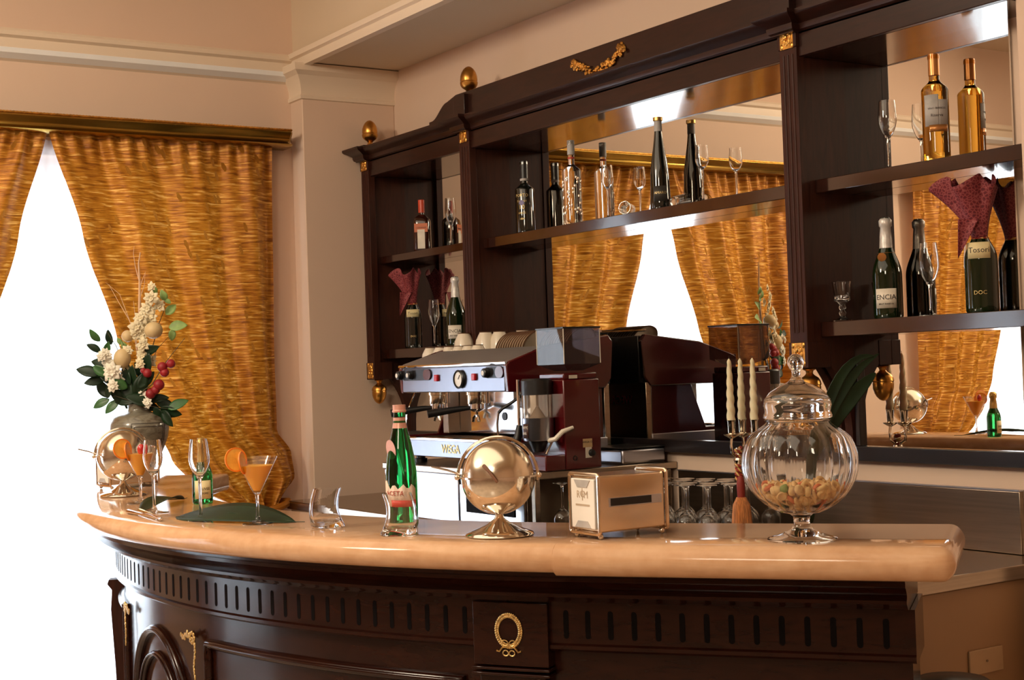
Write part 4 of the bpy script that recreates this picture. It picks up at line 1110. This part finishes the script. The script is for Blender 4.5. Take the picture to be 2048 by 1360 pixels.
# bowed tumblers
def tumbler(label,loc,rz,h=.094):
    rows=[]
    def ring(r,z,n=36):
        c=.010*math.sin(PI*z/h*1.0)*-1+.012*(1-z/h)**2*0
        sx=r*(1+.0*z)
        return [(c+r*math.cos(2*PI*k/n),r*math.sin(2*PI*k/n),z) for k in range(n)]
    prof=[(.036,0),(.0405,.001),(.0412,.006),(.0385,.014)]
    for k in range(1,11):
        t=k/10; prof.append((.0385-.0065*math.sin(PI/2*t)+.0015*t,.014+(h-.014)*t))
    inn=[(r-.0013,z) for r,z in reversed(prof[3:])]
    inn[-1]=(.034,.013)
    for r,z in prof+inn: rows.append(ring(r,z))
    b=MB().grid(rows,closeu=True); n=36
    b.add(rows[0],[tuple(range(n-1,-1,-1))]); b.add(rows[-1],[tuple(range(n))])
    o=b.build('tumbler',CLEAR,None,ang=60); o.location=loc; o.rotation_euler=(0,0,rz)
    return tag(o,label,'glass')
p=onbar(657,1054); tumbler('empty bowed glass tumbler left of the green water bottle',p,face_cam(p))
p=onbar(796,1069); tumbler('empty bowed glass tumbler standing in front of the green water bottle',p,face_cam(p)+PI)
# flutes on the bar
p=onbar(309,1026); stem_glass('champagne_flute',flute_prof(.205,.0275,.040,.50,.80),'tall empty flute on the bar beside the steel tongs',p)
p=onbar(402,1040); stem_glass('champagne_flute',flute_prof(.213,.0275,.036,.50,.80),'tall empty flute in front of the small green champagne bottle',p)
# cocktails
def wheel(parent,M,half=False,r=.032):
    b=MB(); n=24; rng=range(n+1)
    pts=[(r*math.cos(2*PI*k/n),r*math.sin(2*PI*k/n)) for k in range(n)]
    MB().lathe([(r*.88,-.0022),(r,-.0018),(r,.0018),(r*.88,.0022)],n,M,closed=True).build('orange_peel',ORANGE,parent)
    MB().lathe([(0,-.0018),(r*.88,-.0018),(r*.88,.0018),(0,.0018)],n,M).build('orange_slice',ORFLESH,parent)
def cocktail(label,loc,rz,cherry=False,sc=1.,off=-.050):
    r=thing('cocktail_glass',label,'drink',loc,rz)
    mp=martini_prof(.168,.054,.039)
    MB().lathe([(a*sc,z*sc) for a,z in mp[:9]]+[(0,.0795*sc)],36).build('stem_and_foot',CLEAR,r,ang=60)
    MB().lathe([(a*sc,z*sc) for a,z in mp[8:10]],36).build('bowl',THINC,r,ang=60)
    MB().lathe([(0,.0825*sc),(.0095*sc,.0835*sc),(.0425*sc,.147*sc),(0,.1472*sc)],36).build('orange_drink',JUICE,r)
    M=Matrix.Translation((off,-.008,.164*sc))@Matrix.Rotation(.5,4,'Z')@Matrix.Rotation(.25,4,'Y')@Matrix.Rotation(PI/2-.1,4,'X')
    wheel(r,M,r=.031)
    M=Matrix.Translation((off+.017,-.012,.155*sc))@Matrix.Rotation(1.25,4,'Z')@Matrix.Rotation(PI/2-.15,4,'X')
    wheel(r,M,r=.029)
    if cherry: MB().ell((off+.055,-.02,.160*sc),.012,.010,.017,14,10).build('cherry_slice',CHERRY,r)
    return r
p=onbar(516,1047); cocktail('cocktail glass of orange juice with an orange slice, beside the big leaf',p,face_cam(p))
p=onbar(282,1006); cocktail('cocktail glass of orange juice with orange and cherry, behind the tongs and flute',p,face_cam(p),True,1.02)
# mini champagne
p=onbar(406,1007); h=.196
root=bottle('mini_champagne_bottle','small green champagne bottle with gold foil neck behind a flute',p,bottle_prof(h,.0300,.0115,.42,.74,False),GREENM,face_cam(p,.2),seg=36)
foil(root,h*.52,h,.0185,.0125,GFOIL,crown=True); label_arc('label',.0302,.016,.070,-1.0,.7,LABELY,root); text_mesh('label_print','CUVEE',.011,INK,root,bend=.031,zoff=.045); text_mesh('label_print','DORE',.008,INK,root,bend=.031,zoff=.032)
# leaves on the bar
def leafmesh(L,Wd,arch=.0,curl=.0,n=16,m=6,wave=0):
    rows=[]
    for i in range(n+1):
        t=i/n; w=Wd*math.sin(PI*t**.85)**.8*.5+.0008
        z=arch*math.sin(PI*t)
        rows.append([((t-.0)*L,w*(k/m*2-1),z+curl*abs(k/m*2-1)**2*math.sin(PI*t)+.004*wave*math.sin(t*9+k)) for k in range(m+1)])
    return MB().grid(rows)
def leaf_thing(name,label,p0,p1,Wd,arch,curl,mat=LEAFD,tilt=0,cat='leaf'):
    p0=Vector(p0);p1=Vector(p1); d=p1-p0; L=d.length
    r=thing(name,label,cat,p0,math.atan2(d.y,d.x))
    o=leafmesh(L,Wd,arch,curl).build('leaf_blade',mat,r,ang=180,solid=.0008); o.rotation_euler=(tilt,0,0)
    s=MB().tube([(.0,0,.001),(L*.5,0,arch*1.0+.0008),(L,0,.001),(L+.03,0,.002)],[.0012,.0012,.0012,.001],6).build('midrib',mat,r); s.rotation_euler=(tilt,0,0)
    return r
leaf_thing('broad_leaf','large dark green leaf lying on the bar under the cocktail glass',onbar(352,1036)+Vector((0,0,.002)),onbar(592,1046)+Vector((0,0,.002)),.12,.018,.004,tilt=.30)
leaf_thing('broad_leaf','smaller dark green leaf behind the tongs and the flute',onbar(283,1024)+Vector((0,0,.002)),onbar(368,1000)+Vector((0,0,.004)),.075,.016,.010)
# tongs
p0=onbar(322,1043);p1=onbar(268,1026); d=p0-p1
tg=thing('ice_tongs','small steel tongs at the edge of the bar, in front of the flute','tongs',p1,math.atan2(d.y,d.x))
L=d.length
for s in(-1,1): MB().tube([(L,.001*s,.006),(L*.5,.010*s,.008),(L*.2,.014*s,.007),(0,.016*s,.006)],[.0022,.0028,.005,.0065],8).build('arm',CHROME,tg)
MB().ell((L*.98,0,.006),.006,.005,.005,10,8).build('hinge',CHROME,tg)

# ================================================================== CANDY JAR
p=onbar(1605,1080); JR=thing('glass_jar','large ribbed glass jar on a foot with lid and ball knob, filled with yellow snacks','jar',p,.2)
foot=[(0,0),(.066,0),(.071,.003),(.069,.006),(.045,.012),(.022,.022),(.016,.034),(.017,.048),(.024,.054)]
bow=[]
def bowl_r(z):  # outer radius by height
    t=(z-.054)/(.236-.054); t=min(max(t,0),1)
    c=.118; zc=.158
    return math.sqrt(max(0,1-((z-zc)/.107)**2))*c if z<.215 else .066+(.0985-.066)*max(0,(.238-z)/.023)
zs=[.058,.064,.074,.088,.104,.122,.14,.158,.176,.194,.208,.218,.228,.236]
bow=[(bowl_r(z),z) for z in zs]
outer=foot+bow+[(.064,.242),(.068,.246)]
inner=[(.065,.246),(.061,.241)]+[(max(r-.0032,.01),z+ (.004 if k<3 else 0)) for k,(r,z) in reversed(list(enumerate(bow)))]+[(0,.0625)]
MB().lathe(outer+inner,128,None,16,.075,(.056,.240)).build('jar_bowl',CLEAR,JR,ang=70)
lid=[(.0,.2475),(.066,.2475),(.070,.250),(.069,.256),(.066,.262),(.069,.275),(.066,.288),(.055,.302),(.036,.314),(.018,.322),(.0105,.330),(.0085,.340),(.0095,.346),(.014,.350)]
lid=lid+[(.0175*math.cos(a),.3625+.0175*math.sin(a)) for a in [-.6,-.2,.2,.6,1.0,1.35]]+[(0,.380)]
linn=[(.060,.2475),(.0655,.2515),(.0630,.262),(.0655,.275),(.0625,.286),(.052,.299),(.034,.3105),(.012,.319),(0,.321)]
MB().lathe(lid[1:],64).build('lid',CLEAR,JR,ang=70)
MB().lathe([(a,b_) for a,b_ in linn],64).build('lid_hollow',CLEAR,JR,ang=70)
# snacks
def curl_mesh():
    b=MB(); rows=[]
    for i in range(13):
        t=i/12; a=-2.3+4.6*t; r=.0105
        rows.append((r*math.cos(a),r*math.sin(a),.004*(t-.5)))
    b.tube(rows,[.003+.0032*math.sin(PI*(i/12)) for i in range(13)],8); return b
def disc_mesh():
    return MB().lathe([(0,.004),(.006,.004),(.010,.0085),(.0125,.006),(.0125,.000),(.010,-.004),(0,-.005)],14)
sm=[]
for k,(f,m) in enumerate(((curl_mesh,SNACK),(disc_mesh,SNACK),(curl_mesh,SNACKR),(disc_mesh,SNACKG))):
    sm.append((f,m))
rnd=random.Random(11); protos={}; placed=[]
labs=['yellow curled corn snack in the ribbed jar','yellow cup-shaped corn snack in the ribbed jar','red curled corn snack in the ribbed jar','green cup-shaped corn snack in the ribbed jar']
tries=0
while len(placed)<170 and tries<20000:
    tries+=1
    z=rnd.uniform(.070,.112); top=.136+.010*math.sin(rnd.uniform(0,6))
    R=bowl_r(z)*.90-.016
    if R<=0.004: continue
    rr=R*math.sqrt(rnd.random()); a=rnd.uniform(0,2*PI); q=Vector((rr*math.cos(a),rr*math.sin(a),z))
    if any((q-w).length<.0150 for w in placed): continue
    placed.append(q)
    k=rnd.choices([0,1,2,3],[5,6,.8,.35])[0]
    if k not in protos:
        f,m=sm[k]; o=f().build('corn_snack',m,None,ang=60); protos[k]=o
    else: o=protos[k].copy(); COL.objects.link(o)
    o.location=p+Matrix.Rotation(.2,3,'Z')@q; o.rotation_euler=(rnd.uniform(0,6),rnd.uniform(0,6),rnd.uniform(0,6))
    o.scale=(.84,)*3
    tag(o,labs[k],'snack',labs[k].split(' in the')[0]+'s in the jar')
# strap leaves behind the jar
LS=thing('leaf_spray','spray of long dark green strap leaves rising behind the ribbed jar','leaf',(0,0,0))
def strap(pts,Wd,mat=LEAFD):
    n=len(pts); rows=[]
    for i,q in enumerate(pts):
        t=(pts[min(i+1,n-1)]-pts[max(i-1,0)]).normalized(); side=t.cross(Vector((FW.x,FW.y,0)).normalized()).normalized()
        w=Wd*max(.12,math.sin(PI*(.12+.88*i/(n-1)))**.7)*.5
        nn=t.cross(side)
        rows.append([q-side*w+nn*w*.3,q,q+side*w+nn*w*.3])
    MB().grid(rows).build('strap_leaf',mat,LS,ang=180,solid=.0008,sub=1)
def jp(px,py,dy=0):  # points in a vertical plane just behind the jar
    n=Vector((FW.x,FW.y,0)).normalized(); q0=p+n*(.135+dy)
    d=RT*((px-1024)/F_PX)-UP*((py-680)/F_PX)+FW
    return CAM+d*((q0-CAM).dot(n)/d.dot(n))
strap([jp(1622,1050),jp(1620,960),jp(1626,900),jp(1640,855),jp(1662,815),jp(1690,770),jp(1722,730),jp(1760,706)],.034)
strap([jp(1630,930,.004),jp(1645,870,.004),jp(1672,830,.004),jp(1705,790,.004),jp(1735,760,.004),jp(1752,745,.004)],.040)
strap([jp(1630,900,-.004),jp(1636,860,-.004),jp(1650,820,-.004),jp(1668,775,-.004),jp(1690,735,-.004),jp(1722,710,-.004),jp(1750,712,-.004)],.026)

# ================================================================== CANDELABRUM
cp=onshelf(1484,.901,-.37); CN=thing('candelabrum','old silver candelabrum with cord and tassel standing behind the ribbed jar','candle holder',cp)
H0=.30
MB().lathe([(0,0),(.055,0),(.057,.006),(.040,.014),(.016,.022),(.010,.04),(.014,.055),(.008,.07),(.007,.24),(.012,.25),(.016,.262),(.010,.275),(.008,.30),(0,.301)],28).build('stem',SILVER,CN)
vr=Vector((RT.x,RT.y,0)).normalized(); vf=Vector((FW.x,FW.y,0)).normalized()
CD=[(-.022,-.02,.375),(.018,.02,.350),(.048,-.03,.345)]
for k,(a,bq,zt) in enumerate(CD):
    q=vr*a+vf*bq
    MB().tube([(0,0,.262),tuple(q*.5+Vector((0,0,.275))),tuple(q*1.05+Vector((0,0,.285))),tuple(q*1.15+Vector((0,0,.31))),tuple(q+Vector((0,0,.335)))],.0042,8).build('arm',SILVER,CN)
    MB().lathe([(0,0),(.005,0),(.023,.010),(.025,.014),(.022,.014),(.010,.010),(.011,.020),(.0125,.052),(.014,.056),(.0,.056)],24).build('candle_cup',SILVER,CN,loc=tuple(q+Vector((0,0,.330))))
    rows=[]
    for i in range(41):
        t=i/40; r=.0125*(1-.55*t**1.5) if t<.96 else .0125*.45*(1-t)/.04+.0005
        rows.append([((r*(1+.13*math.sin(3*(2*PI*m/18)+t*34)))*math.cos(2*PI*m/18),(r*(1+.13*math.sin(3*(2*PI*m/18)+t*34)))*math.sin(2*PI*m/18),.190*t) for m in range(18)])
    cdn=thing('twisted_candle',['twisted cream candle, leftmost of the three behind the jar','twisted cream candle, middle one of the three behind the jar','twisted cream candle, rightmost of the three behind the jar'][k],'candle',cp+q+Vector((0,0,.3865)))
    MB().grid(rows,closeu=True).build('wax',WAX,cdn,ang=180)
    MB().tube([(0,0,.188),(0,.001,.196)],.0008,6).build('wick',INK,cdn)
tz=cp
TS=thing('tassel','red and gold cord with an ochre tassel tied round the candelabrum stem','tassel',cp)
pts=[]
for i in range(160):
    t=i/159; a=t*44; pts.append((.008*math.cos(a),.008*math.sin(a),.30-.10*t))
MB().tube(pts,.0065,8).build('cord',CORD,TS)
q=-vf*.022
MB().lathe([(.004,.215),(.010,.208),(.013,.190),(.012,.150),(.016,.146),(0,.144)],18,Matrix.Translation(q)).build('tassel_head',simple('tassel_red',(.26,.02,.01),.6),TS)
b=MB()
for i in range(34):
    a=2*PI*i/34; b.tube([q+Vector((.012*math.cos(a),.012*math.sin(a),.148)),q+Vector((.024*math.cos(a),.024*math.sin(a),.125)),q+Vector((.032*math.cos(a),.032*math.sin(a),.040))],.0030,5)
b.build('tassel_fringe',TASSEL,TS)

# ================================================================== VASE AND FLOWERS
vp=onbar(281,961); S=(vp-CAM).dot(FW)/F_PX
vp.z=ZB
VS=thing('flower_vase','round grey-brown glazed vase with line pattern at the far left end of the bar','vase',vp,face_cam(vp))
vpr=[(0,0),(.050,0),(.053,.006),(.055,.03),(.070,.075),(.090,.12),(.105,.160),(.110,.190),(.108,.212),(.097,.234),(.075,.248),(.050,.254),(.041,.259),(.038,.268),(.040,.280),(.045,.286),(.040,.287),(.034,.266),(.0,.256)]
MB().lathe(vpr,48).build('vase_body',VASE,VS,ang=60)
def vr_(z):
    for (r0_,z0),(r1,z1) in zip(vpr,vpr[1:]):
        if z0<=z<=z1 and z1>z0: return r0_+(r1-r0_)*(z-z0)/(z1-z0)
    return .1
b=MB()
for off in(0,.012):
    pts=[]
    a0,a1,z0,z1=-.25+off*8,1.0-off*8,.11+off,.215-off
    ed=[(a0+(a1-a0)*i/10,z1) for i in range(11)]+[(a1,z1+(z0-z1)*i/10) for i in range(1,11)]+[(a1+(a0-a1)*i/10,z0) for i in range(1,11)]+[(a0,z0+(z1-z0)*i/10) for i in range(1,10)]
    b.tube([((vr_(z)+.0005)*math.sin(a),-(vr_(z)+.0005)*math.cos(a),z) for a,z in ed],.0013,5,loop=True)
b.build('painted_lines',INK,VS)
FA=thing('flower_arrangement','tall arrangement of cream flowers, red berries, pale twigs and dark leaves in the vase','flowers',(vp.x,vp.y,ZB+.27))
BR=vr; BU=Vector((0,0,1))
rnd=random.Random(4)
def fp(px,py,dz=0.):   # offset in the upright plane through the vase, facing the room
    return BR*((px-281)*S)+BU*((961-py)*S-.27)+vf*dz+BR*((961-py)*S*-.035*-1*0)
def tw(pts,r,mat=TWIG,name='twig',dz=0):
    v=[fp(x,y,dz) for x,y in pts]; n=len(v)
    MB().tube(v,[r*(1-.7*i/(n-1)) for i in range(n)],6).build(name,mat,FA)
tw([(284,800),(285,700),(285,620),(287,560),(286,525),(290,503)],.0075,dz=.03)
tw([(286,560),(279,530),(276,505),(278,490)],.0022,dz=.03); tw([(287,575),(292,560),(298,545)],.0022,dz=.03); tw([(285,600),(296,570),(299,542)],.0018,dz=.03)
tw([(282,790),(272,680),(262,640),(240,600),(222,565)],.0025,dz=.05); tw([(276,700),(276,650),(272,600)],.0022,dz=.04); tw([(262,640),(243,585),(215,560)],.0013,dz=.05)
tw([(281,800),(300,780),(315,770),(345,725),(383,680)],.0030,TWIGD,'berry_stem',-.04)
tw([(281,800),(262,700),(250,668)],.0025,TWIGD,'stem',-.02); tw([(281,800),(240,690),(222,660),(218,640)],.0022,TWIGD,'stem',0)
tw([(281,800),(325,650),(338,620),(340,590)],.0022,TWIGD,'stem',.01); tw([(281,800),(230,745),(190,735)],.002,TWIGD,'stem',-.01)
tw([(281,800),(320,700),(352,668)],.002,TWIGD,'stem',.01)
tw([(281,805),(240,790),(215,800)],.002,TWIGD,'stem',-.03); tw([(281,805),(320,815),(360,822)],.002,TWIGD,'stem',-.04)
def leafat(px,py,L,ang_,wd,mat,dz=0,pitch=None):
    o=leafmesh(L*S,wd*S,.004,.004,10,4).build('leaf',mat,FA,ang=180,solid=.0006)
    X=(BR*math.cos(ang_)+BU*math.sin(ang_)+vf*rnd.uniform(-.35,.35)).normalized()
    N=(vf*-1+BU*rnd.uniform(-.3,.6)+BR*rnd.uniform(-.4,.4)); N=(N-X*N.dot(X)).normalized(); Y=N.cross(X)
    Mx=Matrix((X,Y,N)).transposed().to_4x4(); c=fp(px,py,dz)-X*(L*S*.5); Mx.translation=c
    o.matrix_local=Mx
dark=[(203,668,22,2.2),(202,694,22,2.6),(226,672,22,1.7),(227,694,20,1.2),(205,724,28,2.9),(186,740,34,2.9),(200,742,26,-.4),(196,760,28,3.3),(208,775,32,2.2),(204,805,26,3.6),(230,812,26,3.9),(232,778,26,1.1),(216,740,26,-.6),(224,756,30,2.6),
      (245,790,34,2.4),(262,775,38,1.9),(268,795,40,.9),(280,780,38,1.6),(292,770,40,1.2),(300,792,36,.6),(288,800,36,2.8),(256,800,34,3.1),(275,755,36,1.5),(262,750,30,2.0),(248,765,30,2.6),(305,730,34,1.3),(315,700,26,.3),(292,745,36,2.2),(302,760,32,.8),
      (335,812,30,-.4),(350,825,32,-.3),(365,812,30,.4),(345,838,28,-1.0),(330,832,30,-.9),(320,800,28,.1),(300,815,30,-.2)]
for i,(x,y,L,a) in enumerate(dark): leafat(x,y,L*1.45,a,L*.70,LEAFM if (i<14 and i%3==0) or i%7==3 else LEAFD,rnd.uniform(-.05,.03))
for x,y,L,a in((338,592,22,1.9),(350,621,26,.8),(364,655,34,.1),(352,672,22,-1.7),(316,580,20,1.8),(256,690,18,2.0),(246,680,16,2.4),(345,605,14,2.6)): leafat(x,y,L*1.1,a,L*.65,LEAFL,rnd.uniform(-.02,.02))
def blossom(px,py,r,n=9,mat=PETAL,dz=-.02,name='flower'):
    b=MB(); c=fp(px,py,dz); r*=1.22
    for ring,(nn,rr,tl) in enumerate(((n,1.,.35),(max(4,n-2),.7,.9))):
        for k in range(nn):
            a=2*PI*k/nn+ring*.4+rnd.uniform(-.15,.15)
            d=(BR*math.cos(a)+BU*math.sin(a)); out=(d*math.cos(tl)-vf*math.sin(tl)).normalized(); sd=out.cross(vf if abs(out.dot(vf))<.9 else BU).normalized()
            L=r*S*rr*rnd.uniform(.85,1.15); w=L*.30; nrm=out.cross(sd)
            rows=[]
            for i in range(5):
                t=i/4; ww=w*math.sin(PI*(.1+.85*t))
                q=c+out*(L*t)+vf*(.25*L*t*t)
                rows.append([q-sd*ww+nrm*ww*.3,q,q+sd*ww+nrm*ww*.3])
            b.grid(rows)
    b.ell(c-vf*.003,r*S*.18,seg=8,rings=6)
    b.build(name,mat,FA,ang=180,solid=.0006)
for x,y,r in((318,598,13),(330,612,12),(308,618,14),(296,636,14),(314,634,12),(288,655,14),(302,650,13),(296,672,12),(282,668,11),(304,700,14),(296,712,13),(309,722,12),(300,690,12),(292,728,10),(268,700,10),(262,735,9),(318,575,9)): blossom(x,y,r,8,PETAL,rnd.uniform(-.04,.0))
for x,y,r in((238,742,18),(232,728,14),(245,756,13),(226,706,12),(297,796,14),(290,808,10),(306,806,10),(218,712,9),(240,770,12)): blossom(x,y,r,9,PETALW,rnd.uniform(-.06,-.02))
for x,y,rx,rz2 in((320,662,18,17),(268,672,12,12),(256,716,17,20)):
    MB().ell(tuple(fp(x,y,-.03)),rx*S,rx*S,rz2*S,20,14).build('round_fruit',FRUITC,FA)
for x,y,r in((308,747,9),(338,736,10),(355,730,9),(342,747,9),(330,771,11),(323,781,9),(313,788,10),(300,742,6)):
    MB().ell(tuple(fp(x,y,-.05)),r*S,seg=16,rings=12).build('berry',BERRY,FA)

# dark round lid low right (top of a waste bin behind the counter end)
WB=thing('waste_bin','black round-topped bin at the bottom right corner, beside the beige end panel','bin',(at(1905,1352,0,-2.30).x,at(1905,1352,0,-2.30).y,0))
zt=at(1905,1352,0,-2.30).z
MB().lathe([(0,0),(.085,0),(.105,zt-.06),(0,zt-.06)],28).build('bin_body',BLACK,WB); MB().lathe([(.108,zt-.06),(.11,zt-.03),(.08,zt-.006),(0,zt)],28).build('lid',BLACK,WB)

# ================================================================== LIGHT
w=bpy.data.worlds.new('world'); scn.world=w; w.use_nodes=True
nt=w.node_tree; bg=nt.nodes['Background']; bg.inputs[0].default_value=(.86,.93,1,1); bg.inputs[1].default_value=7
def area(name,loc,rot,sx,sy,power,col,portal=False,spread=PI):
    l=bpy.data.lights.new(name,'AREA'); l.shape='RECTANGLE'; l.size=sx; l.size_y=sy; l.energy=power; l.color=col
    if portal: l.cycles.is_portal=True
    l.spread=spread
    o=bpy.data.objects.new(name,l); COL.objects.link(o); o.location=loc; o.rotation_euler=rot
    return o
for k,wd in enumerate(W):
    area('window_portal',(XW-.24,(wd[0]+wd[1])/2,1.25),(0,-PI/2,0),2.5,wd[1]-wd[0],1,(1,1,1),True)
def aim(o,tgt):
    d=Vector(tgt)-o.location; o.rotation_euler=d.to_track_quat('-Z','Y').to_euler()
o=area('ceiling_lamp',(-3.9,-4.6,3.2),(0,0,0),.6,.6,66,(1,.86,.66)); aim(o,(-4,-.6,1.4))
o=area('ceiling_lamp',(-.3,-5.2,3.2),(0,0,0),.8,.8,52,(1,.85,.64)); aim(o,(-2.9,-1.6,1.0))
area('ceiling_bounce_fill',(-3.2,-3.6,3.44),(0,0,0),4.6,3.6,72,(1,.86,.66))  # added soft panel, stands in for warm light bounced off the ceiling
scn.cycles.use_denoising=True
scn.cycles.max_bounces=14; scn.cycles.transmission_bounces=12; scn.cycles.transparent_max_bounces=16; scn.cycles.glossy_bounces=6; scn.cycles.diffuse_bounces=4
scn.cycles.sample_clamp_indirect=6; scn.cycles.caustics_reflective=False; scn.cycles.caustics_refractive=True; scn.cycles.blur_glossy=.5
scn.view_settings.view_transform='Standard'; scn.view_settings.look='None'; scn.view_settings.exposure=0
